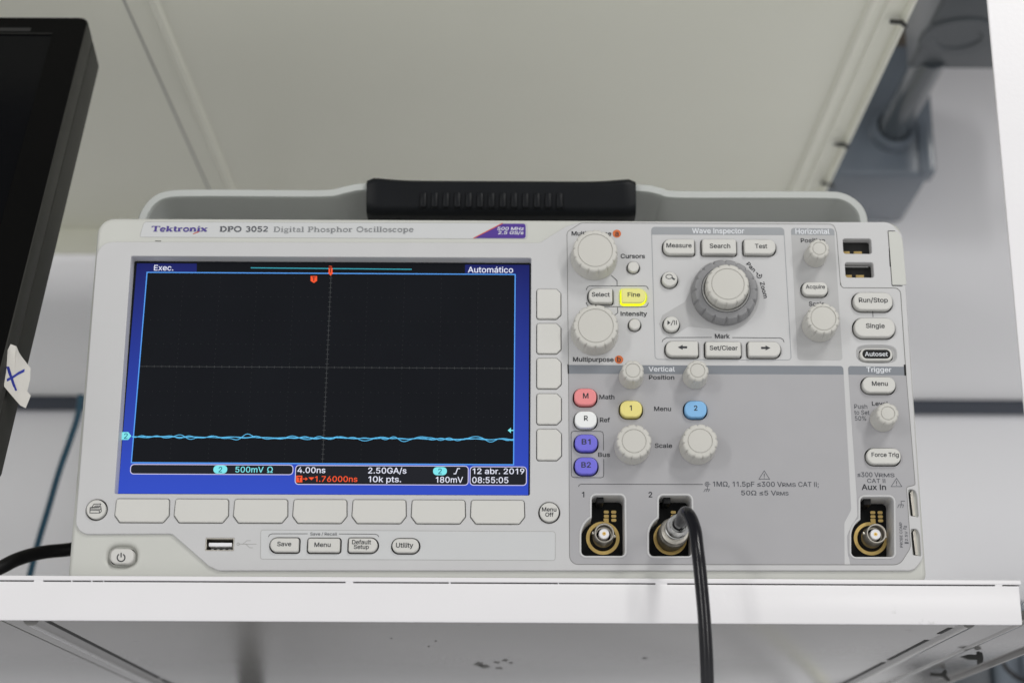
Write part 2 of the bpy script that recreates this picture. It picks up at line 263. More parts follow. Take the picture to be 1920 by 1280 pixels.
GLYPHS = r"""
%|338|88,141 73,143 60,149 50,157 43,168 39,180 37,194 37,206 39,220 43,232 51,243 60,251 73,257 88,258 103,257 115,251 125,243 132,232 136,220 138,206 138,194 136,180 132,168 125,157 115,149 103,143;88,164 99,166 106,173 110,183 112,194 112,206 110,217 106,227 99,234 88,236 77,234 69,227 65,217 64,206 64,194 65,183 69,173 76,166;251,-5 236,-3 223,2 213,11 206,21 202,34 200,48 200,60 202,74 206,86 213,97 223,105 236,111 251,112 266,111 278,105 288,97 295,86 299,74 300,60 300,48 299,34 295,21 288,11 278,2 265,-3;251,17 262,20 269,26 273,36 274,48 274,60 273,71 269,81 262,88 251,90 240,88 232,81 228,71 226,60 226,48 228,36 232,26 239,20;66,0 241,254 270,254 95,0
,|94|19,-60 34,36 68,36 42,-60
.|94|48,-2 39,-1 31,4 26,12 25,20 26,29 31,37 39,42 48,43 56,42 64,37 69,29 71,20 69,12 64,4 56,-1
/|125|117,266 36,-38 7,-38 89,266
0|227|113,-3 87,0 65,12 47,31 34,57 30,72 27,89 25,107 24,127 25,147 27,165 30,182 35,197 48,223 65,242 87,254 113,258 139,254 161,242 179,223 192,197 197,182 200,165 202,147 203,127 202,107 200,89 197,72 192,57 179,31 162,12 140,0;113,25 131,28 145,37 157,52 165,72 170,97 172,127 170,157 165,182 157,203 145,218 131,227 113,230 96,227 82,218 70,203 62,182 56,157 55,127 56,97 62,72 70,52 82,37 96,28
1|190|136,254 136,0 104,0 104,208 46,174 46,206 108,254
2|227|32,0 32,24 117,114 141,141 149,153 155,163 159,174 160,186 159,198 154,209 146,218 137,224 125,228 112,230 98,228 86,224 77,216 69,207 65,195 64,181 33,181 35,202 43,221 55,237 72,248 91,255 112,258 134,255 153,248 169,237 181,223 188,205 191,186 189,172 185,159 179,145 168,129 153,111 133,90 76,30 76,28 195,28 195,0
3|227|109,-3 87,-1 66,5 49,15 35,29 26,46 22,66 55,66 57,54 63,44 72,35 83,30 95,26 109,25 124,26 138,30 149,37 157,46 163,58 165,72 163,86 158,98 150,109 137,117 121,122 101,124 78,124 78,150 144,224 144,226 35,226 35,254 186,254 186,230 106,139 106,144 132,144 154,138 172,127 185,111 194,93 196,72 194,51 185,33 172,18 154,6 133,-1
4|227|20,53 20,79 123,254 155,254 54,83 54,81 207,81 207,53;141,0 141,61 141,73 141,159 171,159 171,0
5|227|111,-3 89,-1 70,6 54,16 41,30 33,47 30,65 61,65 64,54 69,44 77,36 87,30 98,26 111,25 125,27 138,32 149,41 157,52 162,66 164,81 162,97 157,111 148,122 137,131 124,137 109,138 96,137 84,134 73,129 64,123 34,126 48,254 183,254 183,226 75,226 67,151 68,151 77,157 89,162 101,166 115,167 131,165 147,160 161,153 172,143 182,130 189,116 194,99 195,82 193,58 184,38 171,21 154,8 134,-1
6|227|113,-3 91,-1 71,7 55,20 42,37 34,58 32,81 34,100 40,119 51,142 69,170 126,254 161,254 75,131 73,131 77,137 83,144 90,149 98,153 107,156 117,157 139,155 158,147 173,136 185,120 192,101 194,79 192,56 184,36 171,20 155,7 135,-1;113,24 127,26 139,31 149,40 157,51 162,64 164,79 162,94 157,107 149,118 139,126 127,131 113,133 99,131 87,126 77,118 69,107 64,94 62,79 64,64 69,51 77,40 87,31 99,26
7|227|48,0 162,224 162,226 31,226 31,254 195,254 195,224 82,0
8|227|113,-3 89,-1 68,6 50,17 37,31 29,48 26,68 28,83 33,98 40,110 51,121 63,128 76,132 76,133 59,141 46,154 38,171 35,190 38,209 45,225 57,239 73,249 92,256 113,258 134,256 153,249 169,239 181,225 188,209 191,190 188,171 180,154 167,141 150,133 150,132 164,128 176,121 186,110 194,98 199,83 200,68 198,48 189,31 176,17 158,6 137,-1;113,25 129,26 142,30 153,37 161,46 167,57 168,69 167,83 161,94 153,104 141,111 128,116 113,118 98,116 85,111 73,104 65,94 59,83 58,69 59,57 64,46 73,37 84,30 97,26;113,145 126,146 137,150 146,157 154,165 158,176 160,188 158,200 154,210 147,218 138,225 126,229 113,230 100,229 89,225 79,218 72,210 68,200 66,188 68,176 72,165 79,157 89,150 100,146
9|227|113,258 135,255 155,247 171,234 184,217 192,197 194,173 192,155 186,135 175,112 158,84 100,0 65,0 151,124 154,124 149,117 144,111 137,105 128,101 119,98 109,97 87,100 69,107 53,119 41,134 34,154 32,176 34,198 42,218 55,235 71,247 91,255;113,230 99,228 87,223 77,215 69,204 64,191 63,176 64,161 69,148 77,137 87,129 99,123 113,122 127,123 139,129 149,137 157,147 162,160 164,175 162,190 157,204 150,215 139,223 127,228
:|94|48,-2 39,-1 31,4 26,12 25,20 26,29 31,37 39,42 48,43 56,42 64,37 69,29 71,20 69,12 64,4 56,-1;48,135 39,137 31,142 26,149 25,158 26,167 31,174 39,179 48,181 56,179 64,174 69,167 71,158 69,149 64,142 56,137
;|94|19,-60 34,36 68,36 42,-60;52,135 43,137 36,142 31,149 29,158 31,167 36,174 43,179 52,181 61,179 68,174 73,167 75,158 73,149 68,142 61,137
A|240|8,0 101,254 138,254 231,0 198,0 144,151 132,186 116,239 123,239 106,185 95,151 43,0;55,71 55,99 185,99 185,71
B|228|30,0 30,254 121,254 145,252 164,245 180,235 190,221 197,205 199,187 198,172 193,160 187,150 178,143 168,137 157,133 157,131 170,129 182,123 192,114 201,102 207,86 209,68 207,50 200,33 189,20 172,9 151,2 123,0;62,29 122,29 148,31 165,40 175,53 178,68 176,81 171,92 163,102 153,109 140,114 124,115 62,115;62,143 119,143 132,144 144,148 154,155 162,163 166,174 168,186 165,202 156,214 141,223 120,226 62,226
C|255|134,-3 118,-2 103,1 88,6 75,12 63,21 52,32 43,44 35,58 28,73 24,90 21,108 20,127 21,146 24,165 28,181 35,197 43,210 52,223 63,233 75,242 88,249 103,254 118,257 134,258 152,256 170,252 186,245 201,236 214,224 224,209 232,193 236,174 204,174 200,186 195,197 187,206 179,214 169,220 158,224 146,227 134,228 111,225 92,216 75,202 62,182 54,157 52,127 54,97 63,72 75,53 92,38 112,29 134,26 146,27 158,30 169,34 179,40 187,48 195,57 200,68 204,80 236,80 232,62 224,45 214,31 201,19 187,9 170,2 153,-2
D|251|109,0 48,0 48,29 107,29 136,31 159,40 177,55 189,75 197,99 200,128 197,156 190,180 177,200 160,214 138,223 110,226 47,226 47,254 113,254 131,253 147,251 162,246 176,239 200,221 217,196 223,181 227,164 230,147 231,128 230,109 227,91 223,74 217,59 209,46 199,34 188,24 175,15 161,9 145,4 128,1;62,254 62,0 30,0 30,254
E|209|30,0 30,254 186,254 186,226 62,226 62,143 178,143 178,114 62,114 62,29 188,29 188,0
F|205|30,0 30,254 185,254 185,226 62,226 62,139 173,139 173,111 62,111 62,0
G|260|134,-3 118,-2 102,1 88,6 75,13 63,21 52,32 42,44 35,58 28,73 24,90 21,108 20,127 21,146 24,165 28,181 35,197 42,210 52,223 62,233 74,242 88,249 102,254 117,257 132,258 152,256 170,252 187,245 202,235 214,222 225,208 232,192 237,174 204,174 199,186 194,197 186,206 178,213 168,220 158,224 146,227 133,228 111,225 92,216 75,202 62,182 54,157 52,127 54,97 63,72 75,53 92,38 112,29 134,26 155,29 172,36 187,47 198,62 205,80 207,101 217,100 141,100 141,128 239,128 239,100 236,71 225,45 209,25 188,9 163,0
H|258|30,0 30,254 62,254 62,144 196,144 196,254 228,254 228,0 196,0 196,116 62,116 62,0
I|96|32,0 32,254 64,254 64,0
L|196|30,0 30,254 62,254 62,29 181,29 181,0
M|314|30,0 30,254 76,254 139,94 144,79 150,61 156,42 161,24 154,24 159,41 165,61 171,79 176,94 238,254 284,254 284,0 252,0 252,145 252,163 253,184 253,207 253,229 256,229 249,205 241,181 234,161 228,145 171,0 143,0 85,145 80,160 72,181 65,204 56,229 59,229 60,208 60,186 61,164 61,145 61,0
O|267|133,-3 118,-2 103,1 88,6 75,12 63,21 52,32 43,44 35,58 28,73 24,90 21,108 20,127 21,146 24,165 28,181 35,197 43,210 52,223 63,233 75,242 88,249 103,254 118,257 133,258 149,257 164,254 179,249 192,242 204,233 215,223 224,210 232,197 238,181 243,165 246,146 247,127 246,108 243,90 238,73 232,58 224,44 215,32 204,21 192,12 179,6 164,1 149,-2;133,26 155,29 175,38 191,52 204,72 212,97 215,127 212,157 204,182 191,202 175,216 155,225 133,228 112,225 92,216 75,202 63,182 54,157 52,127 54,97 63,72 75,52 92,38 112,29
P|222|30,0 30,254 118,254 144,252 166,244 183,231 195,215 202,195 204,174 202,152 195,133 183,116 166,104 144,96 118,93 55,93 55,121 116,121 134,123 149,128 159,136 167,147 171,160 172,174 171,188 167,201 159,211 148,219 134,224 116,226 62,226 62,0
R|224|30,0 30,254 118,254 145,252 167,244 183,232 195,217 202,198 205,176 202,154 195,136 183,120 166,109 145,101 118,99 48,99 48,128 117,128 135,129 149,133 160,141 167,150 171,162 173,176 171,190 167,202 159,212 149,220 134,224 116,226 62,226 62,0;177,0 115,115 151,115 214,0
S|223|112,-4 86,-2 64,5 46,15 32,30 23,48 19,68 52,68 55,55 62,44 71,35 83,29 97,26 112,25 128,26 143,30 155,37 165,46 171,57 173,70 171,81 166,89 158,96 148,102 136,107 122,111 92,120 64,130 43,145 30,163 26,186 29,206 37,224 51,238 69,249 90,256 114,258 137,256 158,249 175,238 189,224 197,208 200,189 169,189 163,206 151,219 134,227 112,229 97,228 84,224 73,218 64,209 59,199 58,188 60,176 65,167 74,160 85,154 96,150 106,147 132,140 156,132 168,126 179,119 189,110 197,99 202,85 204,69 201,50 193,32 180,17 162,5 139,-2
T|224|16,226 16,254 208,254 208,226 128,226 128,0 96,0 96,226
U|259|129,-4 101,-1 77,8 57,22 42,40 33,62 30,87 30,254 62,254 62,89 64,72 70,57 80,44 94,34 110,28 129,26 149,28 165,34 179,44 188,57 194,72 196,89 196,254 229,254 229,87 226,62 216,40 201,22 182,8 157,-1
V|240|102,0 8,254 42,254 96,103 108,69 124,15 117,15 133,69 145,103 197,254 231,254 139,0
W|343|78,0 8,254 41,254 82,98 88,73 93,47 98,20 95,20 100,47 106,73 112,98 153,254 190,254 231,98 237,73 243,47 249,20 244,20 249,47 255,73 261,98 302,254 335,254 265,0 228,0 184,161 176,196 168,237 175,237 167,197 159,161 115,0
Z|219|21,0 21,23 137,193 153,215 170,238 174,227 143,226 111,226 20,226 20,254 198,254 198,231 84,64 67,40 49,17 45,27 76,28 107,29 200,29 200,0
a|195|80,-4 63,-3 47,2 34,11 24,22 17,37 15,54 17,69 22,80 29,90 39,97 50,102 63,105 89,110 117,113 126,115 133,117 136,121 138,127 138,128 137,139 133,148 128,156 120,161 110,164 98,165 85,164 75,161 66,156 59,150 54,144 50,137 20,146 29,161 39,173 52,182 66,188 82,191 97,192 108,192 119,190 131,186 143,180 153,172 161,160 167,145 168,126 168,0 138,0 138,26 136,26 132,19 126,12 118,6 108,1 95,-3;85,23 101,24 114,29 124,37 132,47 136,57 138,69 138,95 135,93 130,91 116,88 100,86 88,84 77,82 67,79 58,75 52,70 47,62 46,52 47,43 51,36 57,30 65,26 74,24
b|212|115,-4 99,-3 86,2 76,8 69,16 59,29 56,29 56,0 26,0 26,254 57,254 57,160 59,160 69,173 76,180 86,186 98,191 115,192 137,189 156,180 173,166 185,146 193,122 195,94 193,66 185,42 173,23 157,8 137,-1;110,23 126,26 140,33 150,44 158,58 163,75 164,95 163,114 158,131 150,145 140,156 126,163 110,165 94,163 81,156 70,145 62,131 58,114 56,95 58,75 63,58 70,43 81,32 94,26
c|198|104,-4 79,-1 58,8 41,23 28,43 20,66 17,94 20,122 28,146 41,165 58,180 79,189 104,192 117,191 130,189 142,184 153,178 162,170 170,161 176,150 181,138 151,131 149,138 145,145 141,150 135,155 128,159 121,162 113,164 104,165 86,162 73,155 62,144 54,129 50,112 48,94 50,75 54,59 62,44 73,33 86,26 104,23 113,24 121,26 129,29 135,33 141,38 146,44 149,51 152,59 181,51 177,39 171,28 163,19 153,11 142,4 130,0 117,-3
e|202|106,-4 80,-1 58,8 41,23 28,42 20,66 17,93 20,121 28,145 40,165 58,180 78,189 103,192 118,191 133,187 147,180 160,170 170,157 179,141 184,121 186,97 186,85 37,85 37,110 169,110 155,101 153,119 149,134 141,147 131,157 118,163 103,165 87,163 73,157 62,147 54,135 50,121 48,105 48,89 50,69 55,53 64,40 76,31 90,25 106,23 117,24 127,26 135,31 143,36 149,44 153,53 182,45 177,32 168,20 156,10 141,2 125,-3
f|127|114,190 114,164 3,164 3,190;40,0 40,216 42,231 48,243 57,252 68,259 80,264 94,265 103,265 111,263 121,260 114,234 107,236 97,237 85,235 77,230 72,221 71,209 71,0
g|213|103,-75 84,-74 67,-70 53,-63 41,-55 32,-45 25,-35 51,-20 61,-33 68,-39 77,-44 89,-48 103,-49 124,-46 141,-38 152,-23 156,-3 156,34 153,34 143,21 136,14 126,8 114,4 97,2 76,5 56,13 40,27 28,45 20,68 17,96 20,123 27,147 40,166 56,180 76,189 98,192 114,191 127,186 137,180 144,173 154,159 157,159 157,190 186,190 186,-4 183,-27 175,-45 162,-59 145,-68 125,-73;102,30 118,32 132,38 142,47 150,61 155,77 156,96 155,115 150,132 142,146 132,156 119,163 102,165 86,163 73,156 62,145 54,131 50,115 48,96 50,78 54,61 62,48 73,38 86,32
h|205|57,113 57,0 26,0 26,254 57,254 57,144 51,144 62,166 76,181 94,189 114,192 132,190 148,184 161,174 170,160 177,142 179,120 179,0 148,0 148,118 145,137 136,152 123,161 105,165 92,163 80,159 71,151 63,141 58,129
i|83|26,0 26,190 57,190 57,0;42,221 34,223 27,227 22,234 21,242 22,249 27,256 34,260 42,262 50,260 57,256 62,249 63,242 62,234 57,227 50,223
k|190|55,68 55,106 60,106 142,190 180,190 92,100 89,100;26,0 26,254 57,254 57,0;147,0 74,93 96,114 186,0
l|95|70,-1 50,2 37,10 29,24 26,42 26,254 57,254 57,49 58,38 60,31 65,27 73,26 80,26 85,27 90,1 81,0
m|305|26,0 26,190 56,190 56,148 54,148 59,162 66,173 75,182 86,188 98,192 110,193 129,190 144,180 154,166 160,147 156,147 161,160 169,172 178,181 190,187 204,192 218,193 234,191 249,186 261,177 270,164 276,148 278,128 278,0 248,0 248,127 245,145 236,156 224,163 209,165 197,164 187,160 179,153 173,145 169,135 168,124 168,0 137,0 137,130 134,144 126,156 115,163 100,165 89,164 79,160 70,154 63,145 58,133 57,119 57,0
n|205|57,113 57,0 26,0 26,190 56,190 56,144 51,144 62,166 76,181 94,189 114,192 132,190 147,184 160,174 170,160 176,142 179,120 179,0 148,0 148,118 145,137 136,152 123,161 105,165 92,163 80,159 71,151 63,141 58,129
o|208|104,-4 79,-1 58,8 41,23 28,43 20,66 17,94 20,122 28,146 41,165 58,180 79,189 104,192 128,189 149,180 167,165 180,146 188,122 191,94 188,66 180,43 167,23 149,8 128,-1;104,23 121,26 135,33 146,44 154,59 158,75 160,94 158,112 154,129 146,144 135,155 121,162 104,165 86,162 73,155 62,144 54,129 50,112 48,94 50,75 54,59 62,44 73,33 86,26
p|212|26,-71 26,190 56,190 56,160 59,160 69,173 76,180 86,186 98,191 115,192 137,189 156,180 173,166 185,146 193,122 195,94 193,66 185,42 173,23 157,8 137,-1 115,-4 99,-3 86,2 76,8 69,16 59,29 57,29 57,-71;110,23 126,26 140,33 150,44 158,58 163,75 164,95 163,114 158,131 150,145 140,156 126,163 110,165 94,163 81,156 70,145 62,131 58,114 56,95 58,75 63,58 70,43 81,32 94,26
q|212|186,-71 155,-71 155,29 153,29 143,16 136,8 126,2 114,-3 98,-4 75,-1 56,8 40,23 27,42 20,66 17,94 20,122 27,146 40,166 56,180 75,189 98,192 114,191 126,186 136,180 144,173 153,160 156,160 156,190 186,190;102,23 118,26 132,32 142,43 150,58 154,75 156,95 154,114 150,131 142,145 132,156 118,163 102,165 86,163 72,156 62,145 54,131 50,114 48,95 50,75 54,58 62,44 73,33 86,26
r|130|26,0 26,190 56,190 56,160 58,160 65,173 76,184 90,190 107,192 115,192 122,192 122,161 115,162 103,163 91,161 80,157 70,151 63,142 58,131 57,118 57,0
s|182|91,-4 72,-3 56,2 42,9 31,19 23,32 18,47 47,53 53,40 62,30 75,25 91,23 108,25 122,31 131,40 134,51 132,60 127,68 118,74 106,78 75,85 52,93 36,104 27,119 23,137 26,152 33,166 43,177 58,185 74,190 94,192 112,191 127,186 140,179 149,170 157,158 162,145 134,139 129,149 121,158 110,164 94,166 78,164 65,158 57,150 54,139 56,129 62,122 72,116 86,111 115,105 137,97 153,86 162,71 166,53 163,37 156,24 145,12 130,3 112,-2
t|114|102,190 102,164 3,164 3,190;32,236 63,236 63,49 64,38 68,31 75,26 85,25 93,26 101,27 107,1 96,-1 84,-2 62,1 46,11 36,26 32,46
u|205|91,-3 73,-1 57,5 44,15 35,29 28,47 26,69 26,190 57,190 57,72 60,52 68,37 82,28 100,25 113,27 125,31 134,38 142,48 146,61 148,76 148,190 179,190 179,0 149,0 149,46 154,46 143,23 129,8 111,0
v|195|81,0 9,190 42,190 83,78 88,60 93,43 103,10 92,10 101,43 106,60 112,78 152,190 186,190 113,0
x|189|10,0 86,109 86,86 14,190 50,190 74,153 90,127 104,103 88,103 101,127 108,139 117,153 141,190 176,190 104,84 104,107 179,0 143,0 115,43 100,68 86,91 102,91 89,68 82,56 74,43 46,0
y|195|24,-69 31,-43 36,-44 44,-45 52,-44 59,-42 65,-37 71,-29 75,-18 81,-1 9,190 42,190 83,78 88,60 93,43 103,10 92,10 101,43 112,78 153,190 186,190 102,-29 96,-43 88,-54 80,-62 70,-68 58,-71 46,-73 32,-72
z|190|21,0 21,23 127,160 127,161 24,161 24,190 166,190 166,165 63,30 63,28 169,28 169,0
á|195|80,-4 63,-3 47,2 34,11 24,22 17,37 15,54 17,69 22,80 29,90 39,97 50,102 63,105 89,110 117,113 126,115 133,117 136,121 138,127 138,128 137,139 133,148 128,156 120,161 110,164 98,165 85,164 75,161 66,156 59,150 54,144 50,137 20,146 29,161 39,173 52,182 66,188 82,191 97,192 108,192 119,190 131,186 143,180 153,172 161,160 167,145 168,126 168,0 138,0 138,26 136,26 132,19 126,12 118,6 108,1 95,-3;85,23 101,24 114,29 124,37 132,47 136,57 138,69 138,95 135,93 130,91 116,88 100,86 88,84 77,82 67,79 58,75 52,70 47,62 46,52 47,43 51,36 57,30 65,26 74,24;81,214 105,265 139,265 106,214
Ω|268|21,0 21,28 83,28 83,40 64,49 49,61 36,76 27,95 22,116 20,139 22,164 28,187 38,207 52,224 68,239 88,249 110,256 134,258 158,256 180,249 199,239 216,224 229,207 239,187 246,164 248,139 246,116 240,95 232,76 219,61 204,49 185,40 185,28 247,28 247,0 156,0 156,51 181,62 200,81 211,107 215,139 213,164 205,186 193,204 177,217 157,225 134,228 111,225 91,217 75,204 63,186 55,164 53,139 56,107 68,81 87,62 112,51 112,0
≅|229|173,-71 56,-71 56,317 173,317;87,-33 87,-44 142,-44 142,-33 105,-33 142,-11 142,0 87,0 87,-11 124,-11;87,55 87,11 142,11 142,55;131,22 98,22 98,44 131,44;87,120 87,76 142,76 142,120 109,120 109,98 120,98 120,109 131,109 131,87 98,87 98,120;87,142 87,131 142,131 142,169 131,169 131,142;87,164 87,153 120,153 120,180 142,180 142,191 87,191 87,180 109,180 109,164;109,213 98,213 98,229 109,229;87,240 87,202 142,202 142,213 120,213 120,240;87,262 87,251 142,251 142,262 117,262 117,279 142,279 142,290 87,290 87,279 107,279 107,262
≤|227|194,12 33,12 33,40 194,40;33,117 33,138 194,195 194,164 82,128 83,130 83,125 82,127 194,91 194,60
"""

from mathutils.geometry import tessellate_polygon
_GL = {}
for _l in GLYPHS.strip().split('\n'):
    _c, _a, _p = _l.split('|'); _GL[_c] = (int(_a)/254, [[tuple(int(v)/254 for v in q.split(',')) for q in pl.split()] for pl in _p.split(';')])
_GL[' '] = (0.36, [])
def parea(p): return sum(p[i-1][0]*p[i][1]-p[i][0]*p[i-1][1] for i in range(len(p)))/2
def inside(q, p):
    r = False
    for i in range(len(p)):
        (x1, y1), (x2, y2) = p[i-1], p[i]
        if (y1 > q[1]) != (y2 > q[1]) and q[0] < (x2-x1)*(q[1]-y1)/(y2-y1)+x1: r = not r
    return r
def glyph_shapes(ch, bold):
    adv, pl = _GL[ch]
    if not pl: return adv, []
    sg = math.copysign(1, parea(max(pl, key=lambda p: abs(parea(p)))))
    outs = [p for p in pl if parea(p)*sg > 0]; hol = [p for p in pl if parea(p)*sg <= 0]; res = []
    for p in outs:
        hs = [h for h in hol if inside(h[0], p)]
        res.append([p]+hs)
    return adv, res
def text(s, x0, x1, ytop, ybase, d, m, parent, bold=0.022, shear=0.0, name='lettering', rot=0.0):
    """lettering set between pixels x0..x1, cap height from ytop to baseline ybase, d in front of the face"""
    V, Fs, x = [], [], 0.0; xs = []; front = set(); bw = max(bold*1.3, 0.006)
    for ch in s:
        adv, sh = glyph_shapes(ch, 0)
        for polys in sh:
            flat = [(a+x, b) for p in polys for a, b in p]; k = len(V)
            V += flat; xs += [a for a, b in flat]
            for t in tessellate_polygon([[Vector((a, b, 0)) for a, b in p] for p in polys]): Fs.append(tuple(k+i for i in t))
            if bw:                                             # heavier weight: a line along each outline
                for p in polys:
                    n = len(p); q = [Vector(a) for a in p]; k = len(V)
                    for i in range(n):
                        a, c, b = q[i-1], q[i], q[(i+1) % n]; d1 = (c-a).normalized(); d2 = (b-c).normalized(); t = d1+d2
                        t = t.normalized() if t.length > 0.05 else d1; m_ = bw/max(0.55, t.dot(d1)); nn = Vector((-t.y, t.x))*m_
                        V += [(c.x+nn.x+x, c.y+nn.y), (c.x-nn.x+x, c.y-nn.y)]; front.update((k+2*i, k+2*i+1))
                    for i in range(n):
                        j = (i+1) % n; Fs.append((k+2*i, k+2*i+1, k+2*j+1, k+2*j))
        x += adv
    mn, mxx = min(xs), max(xs); cx, cy = (x0+x1)/2, (ytop+ybase)/2
    if not rot: w = P(x1, cy, d)[0]-P(x0, cy, d)[0]; h = P(cx, ytop, d)[2]-P(cx, ybase, d)[2]
    else: w = (x1-x0)*0.000262; h = (ybase-ytop)*0.000262
    sx = w/(mxx-mn)
    if len(s) == 1: sx = min(sx, h*1.0)
    o3 = P(cx, cy, d); c, sn = math.cos(rot), math.sin(rot)
    tilt = 0 if rot else (P(x1, ybase, d)[2]-P(x0, ybase, d)[2])*0
    out = []
    for vi, (a, b) in enumerate(V):
        u = (a-(mn+mxx)/2)*sx+shear*(b-0.5)*h; v = (b-0.5)*h
        out.append((o3[0]+u*c-v*sn, -d-(0.000012 if vi in front else 0), o3[2]+u*sn+v*c))
    me = bpy.data.meshes.new(name); me.from_pydata(out, [], Fs); me.update()
    return link(name, me, m, parent, 0)
def bm_obj(name, bm, m, parent=None, smooth=40):
    bmesh.ops.recalc_face_normals(bm, faces=bm.faces)
    me = bpy.data.meshes.new(name); bm.to_mesh(me); bm.free()
    return link(name, me, m, parent, smooth)
def boxes(name, lst, m, parent=None, bevel=0.0, seg=2, smooth=40):
    """boxes (x0,x1,y0,y1,z0,z1) as one mesh"""
    bm = bmesh.new()
    for b in lst:
        v = [bm.verts.new((b[i], b[2+j], b[4+k])) for i in (0, 1) for j in (0, 1) for k in (0, 1)]
        for f in ((0, 1, 3, 2), (4, 6, 7, 5), (0, 4, 5, 1), (2, 3, 7, 6), (0, 2, 6, 4), (1, 5, 7, 3)): bm.faces.new([v[i] for i in f])
    bmesh.ops.recalc_face_normals(bm, faces=bm.faces)
    if bevel: bmesh.ops.bevel(bm, geom=bm.edges[:], offset=bevel, segments=seg, profile=0.5, affect='EDGES')
    return bm_obj(name, bm, m, parent, smooth)
def lathe(name, prof, m, parent=None, centre=(0, 0, 0), axis=Vector((0, -1, 0)), n=48, mod=None, closed=False, smooth=35):
    """prof: (r, h) along axis from centre; mod(theta, h) scales/offsets the radius"""
    a = axis.normalized(); u = a.orthogonal().normalized()
    if abs(a.y) > 0.99: u = Vector((1, 0, 0))
    v = a.cross(u); c0 = Vector(centre); bm = bmesh.new(); rings = []
    for r, h in prof:
        ring = []
        for k in range(n):
            t = 2*math.pi*k/n; rr = r if mod is None else mod(t, h, r)
            ring.append(bm.verts.new(c0+a*h+(u*math.cos(t)+v*math.sin(t))*rr))
        rings.append(ring)
    for i in range(len(rings)-1 + (1 if closed else 0)):
        A, B = rings[i], rings[(i+1) % len(rings)]
        for k in range(n): bm.faces.new((A[k], A[(k+1) % n], B[(k+1) % n], B[k]))
    if not closed:
        if prof[0][0] > 1e-6: bm.faces.new(rings[0][::-1])
        if prof[-1][0] > 1e-6: bm.faces.new(rings[-1])
    return bm_obj(name, bm, m, parent, smooth)
def tube(name, points, r, m, parent=None, res=6, order='BEZ'):
    c = bpy.data.curves.new(name, 'CURVE'); c.dimensions = '3D'; c.bevel_depth = r; c.bevel_resolution = res; c.use_fill_caps = True; c.resolution_u = 14
    s = c.splines.new('BEZIER'); s.bezier_points.add(len(points)-1)
    for q, p in zip(s.bezier_points, points): q.co = p; q.handle_left_type = q.handle_right_type = 'AUTO'
    ob = bpy.data.objects.new('t', c); COL.objects.link(ob); me = mesh_of(ob); bpy.data.curves.remove(c)
    return link(name, me, m, parent, 50)
def loft(name, sections, m, parent=None, caps=True, smooth=50):
    bm = bmesh.new(); R = [[bm.verts.new(p) for p in s] for s in sections]
    for A, B in zip(R, R[1:]):
        n = len(A)
        for k in range(n): bm.faces.new((A[k], A[(k+1) % n], B[(k+1) % n], B[k]))
    if caps: bm.faces.new(R[0][::-1]); bm.faces.new(R[-1])
    return bm_obj(name, bm, m, parent, smooth)

# ------------------------------------------------------------------ setting: wall
WY = 0.66
wall = boxes('wall', [(-2.2, 2.2, WY, WY+0.12, -1.3, 1.9)], M_wall, smooth=0); tag(wall, kind='structure')
zr = P(1800, 766, -WY)[2]
rail = boxes('wall_rail', [(-2.2, 2.2, WY-0.010, WY-0.0005, zr-0.0062, zr+0.0062)], M_rail, bevel=0.001)
tag(rail, 'dark slate blue horizontal rail running along the pale wall behind everything', 'rail')

def on_z(px, py, z):
    r = _fw*FPX + _rt*(px-960) + _up*(640-py); t = (z-CAM[2])/r[2]; return CAM+r*t

# ------------------------------------------------------------------ shelving
SH = empty('metal_shelving', (0, 0.28, -0.002))
tag(SH, 'white painted metal shelving with the instrument standing on its lower shelf', 'shelving')
def child(o):                                   # parent keeping world coordinates
    p = o.parent
    if p is not None: o.matrix_parent_inverse = Matrix.Translation(p.location).inverted()
    return o
SF = -0.012                                     # front of the shelves
low = boxes('shelf', [(-0.75, 0.2495, SF, 0.58, -0.0042, -0.002)], M_shelf, SH, 0.0004); child(low)
child(boxes('lip', [(-0.75, 0.2485, SF, SF+0.0016, -0.0232, -0.0048)], M_shelf, SH, 0.0006))
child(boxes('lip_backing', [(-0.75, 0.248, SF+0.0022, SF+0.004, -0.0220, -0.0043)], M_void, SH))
ww = []                                         # paint bridging the slit between shelf and lip
for px in (72, 655, 1240, 1872):
    q = P(px, 1088, -SF)[0]; a = random.uniform(0.0015, 0.0035); ww.append((q-a, q+a, SF+0.0002, SF+0.003, -0.0053, -0.0040))
for _ in range(5):
    q = random.uniform(-0.22, 0.245); a = random.uniform(0.0001, 0.0005); ww.append((q-a, q+a, SF+0.0003, SF+0.003, -0.0053, -0.0040))
for b in ww: child(boxes('paint_bridge', [b], M_shelf, SH, smooth=0))
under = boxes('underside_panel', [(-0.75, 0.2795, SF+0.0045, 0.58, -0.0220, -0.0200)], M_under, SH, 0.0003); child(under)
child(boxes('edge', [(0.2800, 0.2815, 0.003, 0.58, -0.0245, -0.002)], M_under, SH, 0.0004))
def ridge(x0, x1, z, y0, y1, hgt, m=M_under, name='stiffener'):
    w = x1-x0; prof = [(x0, z), (x0+w*0.2, z-hgt*0.75), (x0+w*0.36, z-hgt), (x1-w*0.36, z-hgt), (x1-w*0.2, z-hgt*0.75), (x1, z)]
    return child(loft(name, [[(x, y, zz) for x, zz in prof] for y in (y0, y1)], m, SH))
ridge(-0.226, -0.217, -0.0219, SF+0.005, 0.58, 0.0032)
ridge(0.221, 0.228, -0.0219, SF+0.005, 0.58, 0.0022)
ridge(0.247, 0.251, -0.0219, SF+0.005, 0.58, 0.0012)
child(boxes('panel_seam', [(-0.2372, -0.2368, SF+0.005, 0.58, -0.0223, -0.0219)], M_seam, SH, smooth=0))
